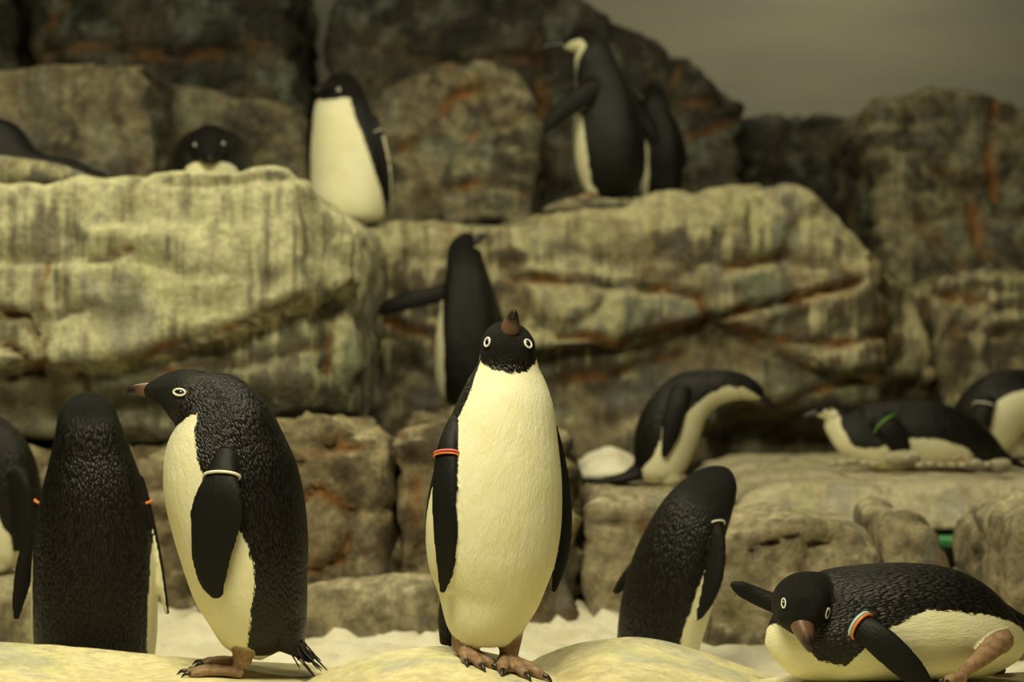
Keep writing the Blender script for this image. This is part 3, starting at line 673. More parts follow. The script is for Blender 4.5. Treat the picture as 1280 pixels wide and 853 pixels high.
def flat(z): return lambda X, Y: np.full(np.shape(X), z)
bpy.context.view_layer.update()
def surf(o, top):
    """height of the real surface of rock or floor o under a point, searched downwards from z=top"""
    M = o.matrix_world; tr = BVHTree.FromPolygons([M @ v.co for v in o.data.vertices], [list(p_.vertices) for p_ in o.data.polygons])
    def f(X, Y):
        out = []
        for x, y in zip(np.ravel(X), np.ravel(Y)):
            h = tr.ray_cast(Vector((x, y, top)), Vector((0, 0, -1)))[0]; out.append(h.z if h is not None else top-0.1)
        return np.array(out).reshape(np.shape(X))
    return f
ON_FLOOR = surf(FLOOR, 0.3); ON_LOW = surf(LOW_ROCK, 0.5); ON_BLOCK = surf(BROWN_BLOCK, 0.9); ON_SHELF = surf(SHELF, 0.7); ON_LEDGE = surf(LEDGE_R, 1.8); ON_HUMP = surf(HUMP_R, 1.8)

# --- the upright penguin facing the camera, head thrown back
p = Penguin('adelie_penguin', 3.5, (610, 829), 'adelie penguin facing forward with full white front and upturned head', (0.36, -0.93, 0), [
    (605, 798, 12, 20, 18, 20, 180), (606, 788, 8, 43, 42, 46, 150), (608, 768, 0, 55, 55, 62, 112), (612, 738, 0, 68, 66, 70, 104), (614, 700, 0, 81, 76, 78, 102),
    (617, 650, 0, 86, 80, 80, 98), (622, 600, 0, 82, 76, 76, 88), (627, 552, 2, 73, 67, 67, 76), (632, 512, 5, 63, 57, 59, 74), (634, 482, 8, 52, 47, 52, 74),
    (635, 458, 8, 39, 37, 42, 75, (0.1, -1, 0)), (635, 440, 6, 35, 34, 38, 90, (0.03, -1, 0)), (635, 425, 4, 33, 32, 33, 90, (0, -1, 0)), (636, 414, 1, 26, 25, 26, 0, (0, -1, 0)), (637, 407, -2, 14, 14, 14, 0, (0, -1, 0))],
    throat=(9.7, 1.1))
p.flipper([(572, 528, -22, 12, 12), (560, 556, -44, 14, 8), (556, 590, -58, 17, 5.5), (555, 630, -66, 18, 5), (556, 670, -67, 17, 4.5), (556, 706, -62, 13, 4), (553, 741, -52, 4, 3)], (0.82, -0.57, 0),
          band=[(1.35, M_BANDP, 'flipper_band', 'pink and orange beaded flipper band', 0.0, 0.0022), (1.35, M_BANDO, 'flipper_band', 'pink and orange beaded flipper band', 0.0055, 0.0018)])
p.flipper([(686, 535, 18, 12, 10), (696, 575, 24, 14, 7), (702, 620, 28, 16, 5), (704, 665, 28, 15, 4.5), (700, 705, 24, 12, 4), (692, 740, 18, 4, 3)], (0.75, 0.66, 0))
p.tail([(585, 735, 48, 34, 22), (566, 770, 62, 20, 12), (563, 806, 70, 14, 5)], (1, 0, 0), 5, ln=0.02)
p.leg([(586, 768, -8, 25), (582, 788, -10, 18), (578, 803, -12, 14), (577, 813, -12, 12)], 1.2)
p.leg([(634, 770, -10, 26), (637, 790, -12, 18), (637, 806, -14, 14), (636, 818, -14, 12)], 1.2)
p.foot((579, -14), [(583, -58), (602, -62), (617, -42)], SL_C, 9, 14)
p.foot((632, -16), [(628, -60), (658, -58), (681, -44)], SL_C, 9.5, 15)
p.beak((638, 411, -10), (643, 389, -26), 12.5, 13, (0, 1, 0.3), M_BEAK)
p.eye(p.body, 12.0, -50, 5.4, 0.85, True, 1.2); p.eye(p.body, 12.0, 49, 5.4, 0.85, True, 1.2)
p.finish(0.0035)

# --- side-on penguin with the white band
p = Penguin('adelie_penguin', 3.6, (300, 829), 'adelie penguin in profile wearing a white flipper band', (-1, -0.12, 0), [
    (324, 814, 0, 30, 30, 34, 70), (322, 797, 0, 54, 46, 58, 76), (317, 760, 0, 72, 62, 68, 88), (309, 722, 0, 82, 72, 77, 98), (302, 682, 0, 86, 78, 84, 98),
    (294, 640, 0, 86, 82, 88, 88), (286, 600, 0, 82, 82, 87, 72), (277, 565, 0, 74, 75, 80, 68), (267, 536, 0, 62, 63, 74, 76, (-1, 0, -.15)),
    (255, 513, 0, 47, 47, 62, 88, (-.8, 0, -.6)), (240, 499, 0, 36, 38, 41, 100, (-.5, 0, -.86)), (223, 491, 0, 31, 34, 31, 90, (-.25, 0, -.97)),
    (206, 488, 0, 23, 23, 21, 0, (-.2, 0, -1)), (191, 488, 0, 14, 13, 12, 0, (-.1, 0, -1)), (181, 488, 0, 7, 7, 7, 0, (0, 0, -1))],
    throat=(9.3, -0.25))
p.flipper([(282, 570, -62, 18, 14), (278, 592, -80, 19, 10), (274, 615, -91, 28, 7), (271, 642, -95, 33, 6), (267, 670, -97, 29, 5), (264, 700, -96, 24, 4.5), (266, 728, -93, 17, 4), (273, 747, -90, 7, 3)], (1, -0.12, 0.05), trail=0,
          band=[(1.15, M_BANDW, 'flipper_band', 'white plastic flipper band', 0.0, 0.0028)])
p.flipper([(280, 575, 62, 18, 14), (274, 615, 90, 28, 7), (270, 670, 95, 29, 5), (266, 728, 92, 16, 4), (272, 747, 90, 7, 3)], (1, 0.12, 0.05))
p.tail([(345, 768, 0, 54, 44), (361, 795, 0, 42, 26), (374, 813, 0, 24, 10), (390, 826, 0, 14, 4)], (0, 1, 0), 24, ln=0.05, seed=4)
p.leg([(316, 776, -26, 30), (308, 800, -29, 23), (304, 817, -30, 14), (303, 831, -30, 11)], 1.35)
p.leg([(316, 776, 26, 30), (308, 800, 29, 23), (304, 814, 30, 14), (303, 825, 30, 11)], 1.35)
p.foot((302, -30), [(236, -58), (231, -40), (242, -22)], SL_L, 7.5, 12)
p.foot((302, 30), [(252, 10), (250, 28), (262, 46)], SL_L, 7.5, 12)
p.beak((190, 487, 0), (159, 489, 0), 8, 9.5, (0, 0, 1), M_BEAK, 0.12)
p.eye(p.body, 10.72, 96, 7.4, 0.52, True, 1.4, (1, 0, -.12)); p.eye(p.body, 10.72, -96, 7.4, 0.52, True, 1.4, (1, 0, -.12))
p.finish(0.0035)

# --- back-turned penguin
p = Penguin('adelie_penguin', 3.95, (118, 884), 'adelie penguin with its back turned, orange band on each flipper', (-0.05, 1, 0), [
    (118, 875, 0, 30, 30, 30, 60), (118, 866, 0, 54, 50, 50, 80), (118, 842, 0, 70, 64, 64, 106), (118, 800, 0, 77, 70, 68, 116), (118, 750, 0, 78, 72, 70, 116), (118, 700, 0, 76, 72, 68, 108), (117, 655, 0, 71, 68, 64, 86),
    (116, 612, 0, 63, 61, 58, 72), (114, 578, 0, 53, 53, 50, 66), (112, 552, 0, 45, 46, 44, 62), (110, 530, 4, 39, 42, 40, 60), (109, 514, 10, 34, 36, 34, 0), (108, 504, 16, 24, 26, 23, 0), (107, 499, 20, 11, 12, 10, 0)],
    throat=(8.9, 0.7))
p.flipper([(70, 600, 8, 12, 12), (56, 630, 10, 12, 8), (44, 665, 8, 13, 5.5), (33, 705, 5, 13, 5), (25, 742, 2, 10, 4), (20, 774, 0, 4, 3)], (0.8, 0.5, 0.15), inner=(0.6, 0.6, 0),
          band=[(0.95, M_BANDO, 'flipper_band', 'orange flipper band', 0.0, 0.003)])
p.flipper([(168, 600, 8, 12, 12), (180, 630, 10, 12, 8), (190, 665, 8, 12, 5), (198, 705, 5, 11, 4.5), (204, 740, 2, 8, 4), (209, 768, 0, 3, 3)], (0.5, -0.8, 0), inner=(-0.8, 0.3, 0),
          band=[(0.95, M_BANDO, 'flipper_band', 'orange flipper band', 0.0, 0.003)])
p.tail([(118, 846, -45, 40, 18), (120, 866, -60, 26, 8), (122, 874, -72, 12, 4)], (1, 0, 0))
p.leg([(92, 868, 25, 26), (92, 880, 28, 16), (92, 876, 28, 12)], 1.0); p.leg([(146, 868, 25, 26), (146, 880, 28, 16), (146, 876, 28, 12)], 1.0)
p.foot((92, 28), [(78, 75), (92, 82), (104, 75)], ON_FLOOR, 8, 10); p.foot((146, 28), [(134, 75), (146, 82), (160, 75)], ON_FLOOR, 8, 10)
p.beak((100, 508, 42), (80, 514, 75), 8, 9, (0, 0, 1), M_BEAK)
p.finish(0.0035)

# --- penguin lying on its belly
p = Penguin('adelie_penguin', 3.48, (1120, 851), 'adelie penguin lying on its belly wearing a blue and orange band', (0, -0.12, -1), [
    (1276, 794, 20, 12, 12, 12, 110), (1262, 796, 16, 34, 36, 26, 116), (1228, 792, 10, 60, 56, 58, 110), (1185, 787, 5, 75, 62, 76, 106), (1135, 784, 0, 81, 66, 80, 106), (1085, 785, -4, 80, 66, 79, 88),
    (1040, 789, -6, 74, 64, 76, 50), (1005, 794, -8, 62, 58, 62, 60), (980, 800, -10, 42, 46, 40, 110), (963, 804, -10, 18, 22, 18, 180)], head=99)
hd = p.add_loft([(1036, 768, 25, 46, 40, 46, -90, (0, 0, -1)), (1016, 755, -15, 42, 42, 40, -90, (0, -.3, -1)), (1003, 754, -46, 38, 38, 36, -90, (0, 0.2, -1)), (1001, 766, -70, 33, 30, 32, -90, (0, .7, -.7)), (1003, 777, -83, 23, 22, 21, -90, (0, .8, -.6)), (1004, 784, -89, 12, 12, 11, -90, (0, .8, -.6))], head=-2)
p.flipper([(1060, 772, -55, 16, 12), (1078, 784, -80, 16, 8), (1098, 800, -95, 19, 6), (1122, 822, -104, 19, 5), (1146, 845, -108, 15, 4.5), (1166, 864, -110, 5, 3)], (0.72, -0.1, 0.68),
          band=[(0.75, M_BANDB, 'flipper_band', 'pale blue flipper band', 0.0, 0.003), (0.75, M_BANDO, 'flipper_band', 'orange flipper band', 0.007, 0.0026)])
p.flipper([(1005, 768, 40, 16, 12), (972, 756, 52, 13, 8), (945, 745, 58, 12, 5.5), (926, 736, 60, 10, 5), (914, 730, 60, 4, 3)], (0.4, 0.1, 0.9))
p.tail([(1225, 758, 8, 34, 24), (1262, 774, 12, 24, 14), (1300, 788, 16, 18, 7), (1335, 799, 20, 8, 4)], (0, 1, 0.1))
p.leg([(1252, 800, -36, 16), (1244, 808, -60, 13), (1228, 822, -78, 11), (1212, 834, -89, 9), (1202, 841, -92, 6)], None)
p.leg([(1250, 815, 60, 17), (1246, 830, 62, 12), (1248, 842, 62, 10)], None)
p.foot((1206, -92), [(1184, -106), (1179, -96), (1184, -84)], flat(0.204), 6.5, 10); p.foot((1248, 62), [(1238, 50), (1242, 80)], SL_H, 8, 10)
p.beak((1003, 783, -88), (1013, 814, -108), 14, 13, (0.0, -0.75, 0.66), M_BEAK, 0.12)
p.eye(hd, 3.3, -132, 6.0, 0.48, True, 0.8, (.5, 0, -1)); p.eye(hd, 3.2, 97, 6.0, 0.48, True, 0.8, (-.4, 0, -1))
p.finish(0.0035)

# --- penguin bowing away
p = Penguin('adelie_penguin', 4.2, (818, 856), 'black penguin bowing its head away behind the smooth sandy hump', (0.8, 0.6, 0), [
    (815, 841, 0, 24, 24, 24, 60), (816, 833, 0, 42, 42, 42, 80), (820, 812, 0, 52, 50, 48, 104), (829, 768, 0, 57, 55, 53, 104), (840, 724, 0, 58, 55, 53, 100), (852, 688, 0, 54, 50, 51, 94),
    (866, 654, 0, 47, 43, 47, 66), (882, 627, 0, 40, 34, 40, 40), (895, 609, 6, 31, 27, 31, 0), (904, 599, 14, 21, 20, 20, 0), (910, 595, 20, 9, 9, 9, 0)], throat=(6.7, 0.4))
p.flipper([(884, 640, -18, 14, 12), (892, 662, -34, 14, 8), (893, 690, -42, 16, 5.5), (889, 720, -46, 17, 5), (881, 750, -46, 13, 4.5), (873, 773, -44, 5, 3)], (0.85, -0.5, 0), trail=-1,
          band=[(0.9, M_BANDW, 'flipper_band', 'small pale flipper band', 0.0, 0.002)])
p.flipper([(835, 665, 45, 12, 10), (805, 700, 60, 12, 5), (780, 728, 62, 9, 4), (768, 742, 62, 4, 3)], (0.7, 0.2, -0.7))
p.tail([(800, 815, -18, 36, 22), (788, 832, -24, 24, 9), (780, 844, -26, 10, 4)], (0.6, -0.8, 0))
p.leg([(822, 834, -22, 20), (826, 845, -24, 12)], 0.6); p.leg([(838, 834, 18, 20), (842, 845, 18, 12)], 0.6)
p.foot((826, -24), [(858, -16), (862, -4), (854, 8)], ON_FLOOR, 7, 8); p.foot((842, 18), [(874, 26), (878, 38), (868, 48)], ON_FLOOR, 7, 8)
p.beak((908, 612, 40), (918, 632, 62), 7, 8, (0.5, 0, 0.8), M_BEAK)
p.finish(0.005)

# --- penguin cut off by the frame, behind the back-turned one
p = Penguin('adelie_penguin', 5.0, (0, 722), 'dark penguin cut off by the frame behind the back-turned penguin', (-0.85, -0.5, 0), [
    (0, 713, 0, 14, 14, 14, 150), (0, 705, 0, 26, 26, 24, 150), (2, 685, 0, 38, 38, 34, 110), (3, 655, 0, 46, 46, 45, 75), (2, 618, 0, 50, 48, 49, 62), (-3, 582, 0, 48, 46, 46, 60), (-12, 556, 0, 40, 38, 38, 60),
    (-26, 540, 0, 30, 30, 28, 20, (-.7, -.3, -.6)), (-44, 532, 0, 23, 22, 20, 0, (-.3, -.1, -1)), (-60, 531, 0, 14, 14, 13, 0, (0, 0, -1)), (-70, 531, 0, 6, 6, 6, 0, (0, 0, -1))], throat=(6.0, 0.5))
p.flipper([(20, 590, -40, 14, 10), (26, 615, -46, 16, 6), (28, 645, -46, 14, 5), (24, 672, -44, 10, 4), (18, 690, -42, 4, 3)], (1, -0.3, 0))
p.tail([(20, 690, 10, 26, 16), (30, 706, 14, 16, 6), (36, 714, 16, 8, 3)], (0, 1, 0))
p.leg([(-4, 708, -14, 16), (-6, 718, -14, 9)], 0.5); p.leg([(-4, 708, 14, 16), (-6, 718, 14, 9)], 0.5)
p.foot((-6, -14), [(-30, -22), (-32, -14), (-28, -6)], ON_LOW, 6, 6); p.foot((-6, 14), [(-30, 6), (-32, 14), (-28, 22)], ON_LOW, 6, 6)
p.beak((-66, 530, 0), (-86, 533, 0), 5.5, 6.5, (0, 0, 1), M_BEAK)
p.finish(0.006)

# --- penguin with one flipper held out
p = Penguin('adelie_penguin', 6.5, (586, 509), 'penguin seen from behind with one flipper held straight out', (-0.42, 0.9, 0), [
    (584, 507, 0, 18, 18, 18, 60), (584, 500, 0, 32, 30, 30, 100), (585, 475, 0, 41, 38, 38, 112), (586, 435, 0, 43, 40, 39, 112), (587, 398, 0, 39, 36, 35, 98), (586, 368, 0, 33, 31, 30, 78), (583, 342, 0, 27, 26, 25, 70),
    (581, 323, 0, 23, 23, 22, 60), (581, 310, 2, 20, 20, 19, 0, (0.3, 0.6, -.5)), (585, 302, 3, 14, 14, 13, 0, (.8, 0.2, -.5)), (592, 299, 3, 7, 7, 7, 0, (.8, 0, -.6))], throat=(6.6, 0.5))
p.flipper([(566, 362, -4, 11, 9), (550, 367, -4, 11.5, 6), (525, 373, -5, 11.5, 4.5), (498, 380, -6, 11, 4), (482, 386, -6, 9, 3.5), (473, 391, -6, 4, 3)], (0.25, 0.1, 0.95))
p.flipper([(610, 370, 2, 11, 9), (622, 400, 4, 11, 5), (630, 435, 4, 9, 4), (634, 460, 2, 4, 3)], (0.6, 0.8, 0))
p.tail([(588, 488, -22, 24, 12), (590, 503, -32, 15, 5), (592, 511, -38, 7, 3)], (1, 0, 0))
p.leg([(570, 498, 8, 14), (569, 507, 8, 8)], 0.5); p.leg([(600, 498, 8, 14), (601, 507, 8, 8)], 0.5)
p.foot((569, 8), [(558, 28), (564, 32), (571, 30)], ON_BLOCK, 5, 5); p.foot((601, 8), [(590, 28), (597, 32), (604, 30)], ON_BLOCK, 5, 5)
p.beak((594, 301, 2), (608, 293, 2), 4.5, 5.5, (-.5, 0, .8), M_BEAKB)
p.finish(0.006)

# --- chinstrap bending forward
p = Penguin('chinstrap_penguin', 5.6, (832, 616), 'chinstrap penguin bending forward with its bill stretched out', (1, -0.1, -0.2), [
    (822, 602, 0, 16, 14, 16, 160), (822, 593, 0, 31, 30, 24, 150), (824, 573, 0, 38, 38, 33, 104), (831, 546, 0, 41, 41, 38, 92), (845, 518, 0, 40, 39, 38, 84, (.85, 0, -.5)), (866, 497, 0, 34, 30, 35, 76, (.6, 0, -.8)),
    (890, 486, 0, 26, 23, 25, 82, (.2, 0, -1)), (912, 482, 0, 20, 20, 19, 92, (0, 0, -1)), (930, 484, 0, 17, 17, 15, 88, (-.2, 0, -1)), (944, 490, 0, 12, 12, 11, 75, (-.4, 0, -1)), (953, 495, 0, 6, 6, 6, 60, (-.4, 0, -1))], strap=(8.0, -0.8))
p.flipper([(852, 486, -30, 12, 9), (848, 502, -40, 13, 6), (843, 522, -44, 13, 4.5), (838, 545, -45, 11, 4), (830, 572, -44, 4, 3)], (1, 0, 0.3), inner=(0, 1, 0))
p.flipper([(852, 486, 30, 12, 9), (848, 522, 44, 13, 4.5), (842, 545, 45, 11, 4), (836, 572, 44, 4, 3)], (1, 0, 0.3))
p.tail([(806, 585, 0, 22, 14), (785, 596, 0, 18, 8), (760, 600, 0, 13, 4), (735, 603, 0, 6, 2.5)], (0, 1, 0), 5, ln=0.02)
p.leg([(838, 596, -14, 14), (844, 604, -14, 9), (846, 609, -14, 7)], 0.9); p.leg([(838, 596, 14, 14), (844, 604, 14, 9), (846, 609, 14, 7)], 0.9)
p.foot((842, -14), [(866, -24), (869, -14), (865, -5)], ON_SHELF, 5, 5); p.foot((842, 14), [(866, 6), (869, 14), (865, 24)], ON_SHELF, 5, 5)
p.beak((947, 493, 0), (971, 513, 0), 5, 5.5, (.4, 0, 1), M_BEAKB)
p.eye(p.body, 8.3, -98, 3.0, 0.9, False)
p.finish(0.005)

# --- chinstrap on the nest
p = Penguin('chinstrap_penguin', 6.0, (1150, 586), 'chinstrap penguin lying on the pebble nest', (0, -0.1, -1), [
    (1256, 577, 0, 8, 5, 7, -90), (1234, 566, 0, 26, 17, 22, 10), (1203, 554, 0, 40, 28, 36, 70), (1165, 546, 0, 46, 42, 44, 82), (1125, 542, 0, 46, 47, 41, 80), (1090, 541, 0, 41, 45, 38, 62), (1068, 540, 0, 31, 34, 33, 60, (-.3, 0, -1)),
    (1052, 530, 0, 21, 23, 24, 80, (-.7, 0, -.7)), (1044, 519, 0, 17, 18, 18, 100, (-.7, 0, -.7)), (1036, 514, 0, 14, 14, 13, 105, (-.1, 0, -1)), (1026, 515, 0, 9, 9, 9, 90, (0, 0, -1)), (1019, 517, 0, 4, 4, 4, 60, (0, 0, -1))], strap=(8.6, -0.6))
p.flipper([(1098, 524, -36, 14, 9), (1110, 535, -46, 15, 6), (1120, 550, -49, 14, 4.5), (1128, 564, -49, 11, 4), (1134, 577, -48, 5, 3)], (0.85, 0, 0.5), band=[(0.6, M_BANDG, 'flipper_band', 'green flipper band', 0.0, 0.0018)])
p.flipper([(1098, 524, 36, 14, 9), (1120, 550, 49, 14, 4.5), (1134, 577, 48, 5, 3)], (0.85, 0, 0.5))
p.tail([(1238, 562, 0, 22, 12), (1262, 576, 0, 16, 6), (1282, 584, 0, 8, 3)], (0, 1, 0))
p.leg([(1205, 574, -25, 12), (1196, 581, -30, 6)], 0.3); p.leg([(1205, 574, 25, 12), (1196, 581, 30, 6)], 0.3)
p.beak((1024, 515, 0), (1003, 522, 0), 4.5, 5, (0, 0, 1), M_BEAKB)
p.eye(p.body, 9.2, 100, 2.6, 0.9, False)
p.finish(0.006)

# --- curled chinstrap behind it
p = Penguin('chinstrap_penguin', 6.5, (1250, 584), 'chinstrap penguin curled over behind the nest', (0.62, -0.62, -0.5), [
    (1222, 571, 10, 18, 18, 18, 60), (1222, 559, 8, 36, 36, 36, 84), (1230, 535, 5, 44, 44, 44, 80), (1248, 512, 2, 46, 42, 45, 72), (1272, 502, 0, 42, 38, 40, 66), (1298, 502, -2, 34, 32, 33, 60), (1318, 512, -4, 26, 26, 25, 60),
    (1332, 526, -6, 20, 20, 18, 80), (1340, 540, -8, 12, 12, 11, 60), (1344, 548, -8, 5, 5, 5, 60)])
p.flipper([(1232, 500, -38, 12, 9), (1228, 518, -46, 13, 6), (1222, 540, -48, 12, 4.5), (1214, 560, -46, 5, 3)], (1, -0.2, 0.3), band=[(0.5, M_BANDW, 'flipper_band', 'pale flipper band', 0.0, 0.002)])
p.tail([(1205, 560, 10, 22, 12), (1185, 569, 14, 14, 6), (1170, 574, 16, 7, 3)], (0, 1, 0))
p.leg([(1240, 566, -10, 14), (1244, 573, -12, 8)], 0.5); p.leg([(1246, 566, 22, 14), (1250, 573, 22, 8)], 0.5)
p.beak((1341, 543, -8), (1348, 564, -12), 4.5, 5, (.6, 0, .6), M_BEAKB)
p.finish(0.007)

# --- chinstrap of the upper tier
p = Penguin('chinstrap_penguin', 7.3, (763, 250), 'chinstrap penguin standing on the streaked ledge with its flipper held forward', (-0.8, 0.58, 0), [
    (766, 249, 0, 14, 14, 14, 60), (765, 242, 0, 30, 30, 30, 76), (764, 216, 0, 42, 40, 43, 84), (761, 182, 0, 45, 43, 46, 84), (758, 147, 0, 42, 40, 42, 78), (752, 116, 0, 35, 34, 36, 60), (746, 92, 0, 28, 27, 30, 46),
    (741, 73, 0, 24, 23, 26, 50, (-.9, .3, -.2)), (735, 58, 0, 20, 20, 22, 90, (-.8, .2, -.6)), (724, 52, 0, 16, 16, 16, 100, (-.4, .1, -.9)), (713, 54, 0, 11, 11, 10, 90, (-.1, 0, -1)), (704, 56, 0, 5, 5, 5, 60, (0, 0, -1))], strap=(8.1, -0.9))
p.flipper([(746, 108, -26, 15, 9), (728, 121, -38, 15, 6), (709, 135, -42, 13, 4.5), (693, 150, -44, 10, 4), (681, 164, -44, 4, 3)], (0.68, 0.1, -0.72), trail=1)
p.flipper([(775, 112, 26, 12, 9), (800, 140, 34, 12, 5), (815, 165, 34, 9, 4), (822, 180, 34, 4, 3)], (0.6, 0.2, 0.7))
p.tail([(778, 228, -10, 24, 14), (782, 243, -14, 14, 6), (784, 252, -16, 8, 3)], (1, 0, 0))
p.leg([(745, 238, -12, 14), (742, 246, -12, 8)], 0.5); p.leg([(752, 238, 18, 14), (748, 246, 18, 8)], 0.5)
p.foot((742, -12), [(722, -18), (720, -10), (724, -2)], ON_HUMP, 5, 5); p.foot((748, 18), [(728, 12), (726, 20), (730, 28)], ON_HUMP, 5, 5)
p.beak((708, 55, 0), (678, 58, 0), 4.5, 5.5, (0, 0, 1), M_BEAKB)
p.finish(0.006)

# --- dark penguin half hidden behind it
p = Penguin('penguin', 7.85, (826, 257), 'black penguin half hidden behind the standing chinstrap', (-0.5, 0.86, 0), [
    (826, 254, 0, 12, 12, 12, 60), (826, 247, 0, 22, 22, 22, 100), (827, 222, 0, 27, 26, 26, 112), (827, 185, 0, 27, 26, 26, 108), (824, 160, 0, 23, 22, 22, 80), (820, 140, 0, 18, 18, 18, 60), (818, 124, 0, 15, 15, 15, 0), (816, 114, 2, 13, 14, 12, 0), (813, 108, 4, 8, 8, 7, 0), (811, 107, 5, 3, 3, 3, 0)], throat=(5.0, 0.3))
p.flipper([(838, 152, 0, 9, 8), (846, 170, -2, 10, 5), (852, 190, -4, 9, 4), (856, 208, -5, 4, 3)], (0.7, 0.7, 0.1))
p.flipper([(808, 152, 0, 9, 8), (800, 175, 0, 10, 5), (797, 205, 0, 4, 3)], (0.7, -0.7, 0.1))
p.tail([(830, 238, -16, 16, 9), (832, 252, -20, 9, 4)], (1, 0, 0))
p.leg([(818, 246, 5, 10), (817, 256, 5, 6)], 0.5); p.leg([(834, 246, 5, 10), (834, 256, 5, 6)], 0.5)
p.foot((817, 5), [(808, 18), (812, 22), (817, 22)], ON_LEDGE, 4.5, 4.5); p.foot((834, 5), [(825, 18), (829, 22), (834, 22)], ON_LEDGE, 4.5, 4.5)
p.beak((810, 112, 8), (800, 115, 22), 3.5, 4, (0, 0, 1), M_BEAKB)
p.finish(0.007)

# --- upright penguin of the upper tier
p = Penguin('adelie_penguin', 7.0, (436, 288), 'upright penguin with cream front and dark head beside the pale ledge', (-0.36, -0.93, 0), [
    (436, 282, 0, 20, 20, 20, 140), (436, 275, 0, 40, 38, 38, 110), (437, 256, 0, 49, 45, 45, 86), (437, 220, 0, 50, 45, 45, 62), (433, 182, 0, 47, 42, 43, 52), (428, 150, 0, 40, 36, 38, 46), (426, 126, 0, 33, 31, 33, 46),
    (425, 110, -2, 27, 27, 27, 0), (423, 100, -5, 19, 20, 19, 0), (421, 94, -8, 8, 8, 8, 0)], throat=(6.0, 0.5))
p.flipper([(462, 150, -10, 12, 9), (470, 172, -16, 13, 6), (477, 200, -18, 13, 4.5), (483, 228, -16, 9, 4), (486, 250, -12, 4, 3)], (0.7, -0.6, 0), trail=1, band=[(0.8, M_BANDW, 'flipper_band', 'pale flipper band', 0.0, 0.002)])
p.flipper([(395, 155, 8, 12, 9), (392, 180, 16, 13, 5), (392, 215, 20, 10, 4), (394, 245, 20, 4, 3)], (0.5, 0.8, 0))
p.tail([(455, 265, 30, 22, 12), (468, 276, 38, 12, 5), (476, 281, 42, 6, 3)], (1, 0, 0))
p.leg([(418, 272, 4, 16), (417, 282, 2, 9)], 0.5); p.leg([(452, 272, 4, 16), (453, 282, 2, 9)], 0.5)
p.foot((417, 2), [(404, -16), (412, -19), (421, -16)], ON_LEDGE, 5, 5); p.foot((453, 2), [(442, -16), (450, -19), (458, -16)], ON_LEDGE, 5, 5)
p.beak((413, 108, -24), (398, 110, -48), 5, 6, (0, 0, 1), M_BEAKB)
p.eye(p.body, 7.0, 22, 2.2, 0.8, True, 0.5)
p.finish(0.006)

# --- penguin peeking over the pale ledge
p = Penguin('adelie_penguin', 6.45, (264, 236), 'penguin lying down facing forward, peeking over the pale ledge', (0, 0, -1), [
    (264, 226, 150, 10, 8, 10, 0), (264, 218, 125, 34, 24, 28, 40), (264, 212, 80, 50, 42, 46, 60), (264, 208, 30, 54, 46, 50, 62), (264, 208, -10, 48, 46, 40, 46), (264, 212, -38, 34, 30, 24, 80), (264, 214, -56, 14, 12, 10, 180)], head=99)
h2 = p.add_loft([(264, 190, 20, 30, 24, 30, -90, (0, 0, -1)), (263, 182, -20, 28, 24, 26, -90, (0, 0, -1)), (262, 182, -50, 24, 22, 22, -90, (0, .3, -1)), (262, 190, -72, 16, 15, 15, -90, (0, .5, -.8)), (262, 196, -84, 7, 7, 7, -90, (0, .5, -.8))], head=-2)
p.flipper([(222, 200, 20, 12, 9), (214, 212, 15, 12, 5), (209, 226, 10, 6, 3)], (0, 1, 0.2)); p.flipper([(306, 200, 20, 12, 9), (314, 212, 15, 12, 5), (319, 226, 10, 6, 3)], (0, 1, 0.2))
p.tail([(264, 220, 130, 22, 9), (264, 228, 165, 12, 4)], (1, 0, 0))
p.beak((262, 191, -76), (262, 199, -100), 5.5, 6, (0, -.5, 1), M_BEAKB)
p.eye(h2, 2.7, -115, 2.4, 0.6, True, 0.5); p.eye(h2, 2.7, 115, 2.4, 0.6, True, 0.5)
p.finish(0.006)

# --- penguin lying behind the low hump
p = Penguin('penguin', 6.4, (-10, 236), 'black penguin lying behind the low grey hump on the ledge', (0, -0.1, -1), [
    (112, 214, 0, 8, 5, 6, 0), (88, 212, 0, 20, 12, 13, 20), (58, 208, 0, 32, 22, 14, 60), (36, 208, 0, 40, 42, 30, 70), (6, 204, 0, 45, 54, 54, 72), (-30, 204, 0, 45, 55, 56, 70), (-62, 196, 0, 36, 48, 42, 60), (-84, 180, 0, 26, 24, 26, 0), (-102, 172, 0, 20, 19, 18, 0, (-.3, 0, -1)), (-116, 171, 0, 12, 11, 11, 0), (-124, 172, 0, 5, 5, 5, 0)], throat=(6.3, 0.5))
p.flipper([(-40, 184, -36, 14, 9), (-26, 200, -46, 14, 5), (-14, 220, -46, 10, 4), (-8, 232, -44, 4, 3)], (0.85, 0, 0.5))
p.tail([(90, 211, 0, 18, 9), (112, 214, 0, 13, 5), (132, 219, 0, 6, 3)], (0, 1, 0))
p.beak((-120, 171, 0), (-140, 174, 0), 4.5, 5, (0, 0, 1), M_BEAK)
p.finish(0.006)

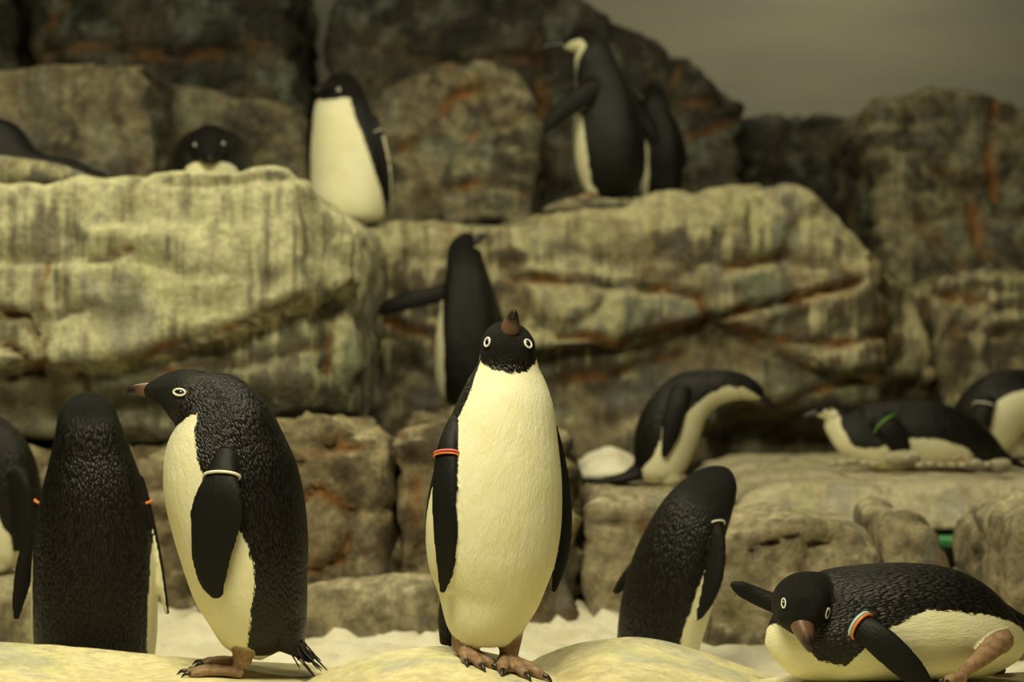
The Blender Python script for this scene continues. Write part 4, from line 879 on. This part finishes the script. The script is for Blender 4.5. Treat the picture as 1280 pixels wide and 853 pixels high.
# ------------------------------------------------------------------ small things
rng = random.Random(5)
def pebble(px, py, Y, rx, ry, rz, label, seed):
    c = P(px, py, Y); bm = bmesh.new(); bmesh.ops.create_icosphere(bm, subdivisions=3, radius=1.0)
    V = np.array([v.co[:] for v in bm.verts]); F = [[v.index for v in f.verts] for f in bm.faces]; bm.free()
    V = V*(1+0.22*fbm(V*1.4+seed*5.1, 3, seed))[:, None]; V = V*np.array([rx, ry, rz])*Y/FPX
    V[:, 2] = np.maximum(V[:, 2], -rz*0.75*Y/FPX)
    o = mesh_obj('pebble', V+c, F, R_FLOORP, None, c-np.array([0, 0, rz*0.75*Y/FPX]))
    for nm in ('crack', 'pale'): set_attr(o.data, nm, np.zeros(len(V)))
    tag(o, label, 'pebble', 'nest pebbles')
for k, (px, py, dy, rx) in enumerate([(1040, 581, 0, 6), (1052, 579, -.04, 7), (1066, 578, 0, 8), (1080, 580, -.08, 7), (1092, 581, -.12, 6), (1150, 582, -.17, 6), (1162, 581, -.17, 7), (1176, 582, -.16, 6), (1190, 582, -.14, 7), (1203, 582, -.13, 7), (1220, 580, -.1, 9), (1236, 582, -.05, 8), (1250, 582, -.1, 14)]):
    pebble(px, py, 5.85+dy, rx, rx*0.9, rx*0.62, 'small grey pebble at the edge of the chinstrap nest', k+1)
pebble(1130, 575, 5.80, 22, 14, 12, 'largest pale stone of the chinstrap nest', 40)

def pipe():
    M = plain_mat('pipe_green', (0.03, 0.20, 0.06), 0.4)
    c = P(1228, 677, 5.35); r = 0.017; root = empty('green_pipe', P(1228, 677+8, 5.35)); tag(root, 'green pipe showing in the gap between two boulders', 'pipe')
    def tube(nm, x0, x1, rr):
        V, F = [], []; n = 20
        prof = [(x0, rr*0.8), (x0, rr), (x1, rr), (x1, rr*0.8)]
        for x, q in prof:
            for j in range(n): a = 2*math.pi*j/n; V.append((c[0]+x, c[1]+q*math.cos(a), c[2]+q*math.sin(a)))
        for i in range(4):
            for j in range(n): F.append((i*n+j, i*n+(j+1) % n, ((i+1) % 4)*n+(j+1) % n, ((i+1) % 4)*n+j))
        mesh_obj(nm, V, F, M, root, np.array(root.location), True)
    tube('pipe_run', -0.25, 0.4, r); tube('collar', -0.015, 0.02, r*1.25)
pipe()
def snow_heap(px, Y, z, rx, ry, h, label, seed):
    x0 = (px-640)/FPX*Y; xs = np.linspace(-rx, rx, 40); ys = np.linspace(-ry, ry, 30)
    def f(X, Yy):
        d = np.clip(1-(X/rx)**2-(Yy/ry)**2, 0, 1); p_ = np.stack([X.ravel()*14, Yy.ravel()*14, X.ravel()*0], 1)
        return h*d**0.7*(1+0.5*fbm(p_, 3, seed).reshape(X.shape))
    o = heightfield('snow_heap', xs, ys, f, M_SNOW, -0.02); o.location = (x0, Y, z-0.02); tag(o, label, 'snow')
snow_heap(762, 6.2, 0.398, 0.10, 0.3, 0.05, 'small heap of pale snow behind the tail of the bending chinstrap', 4)
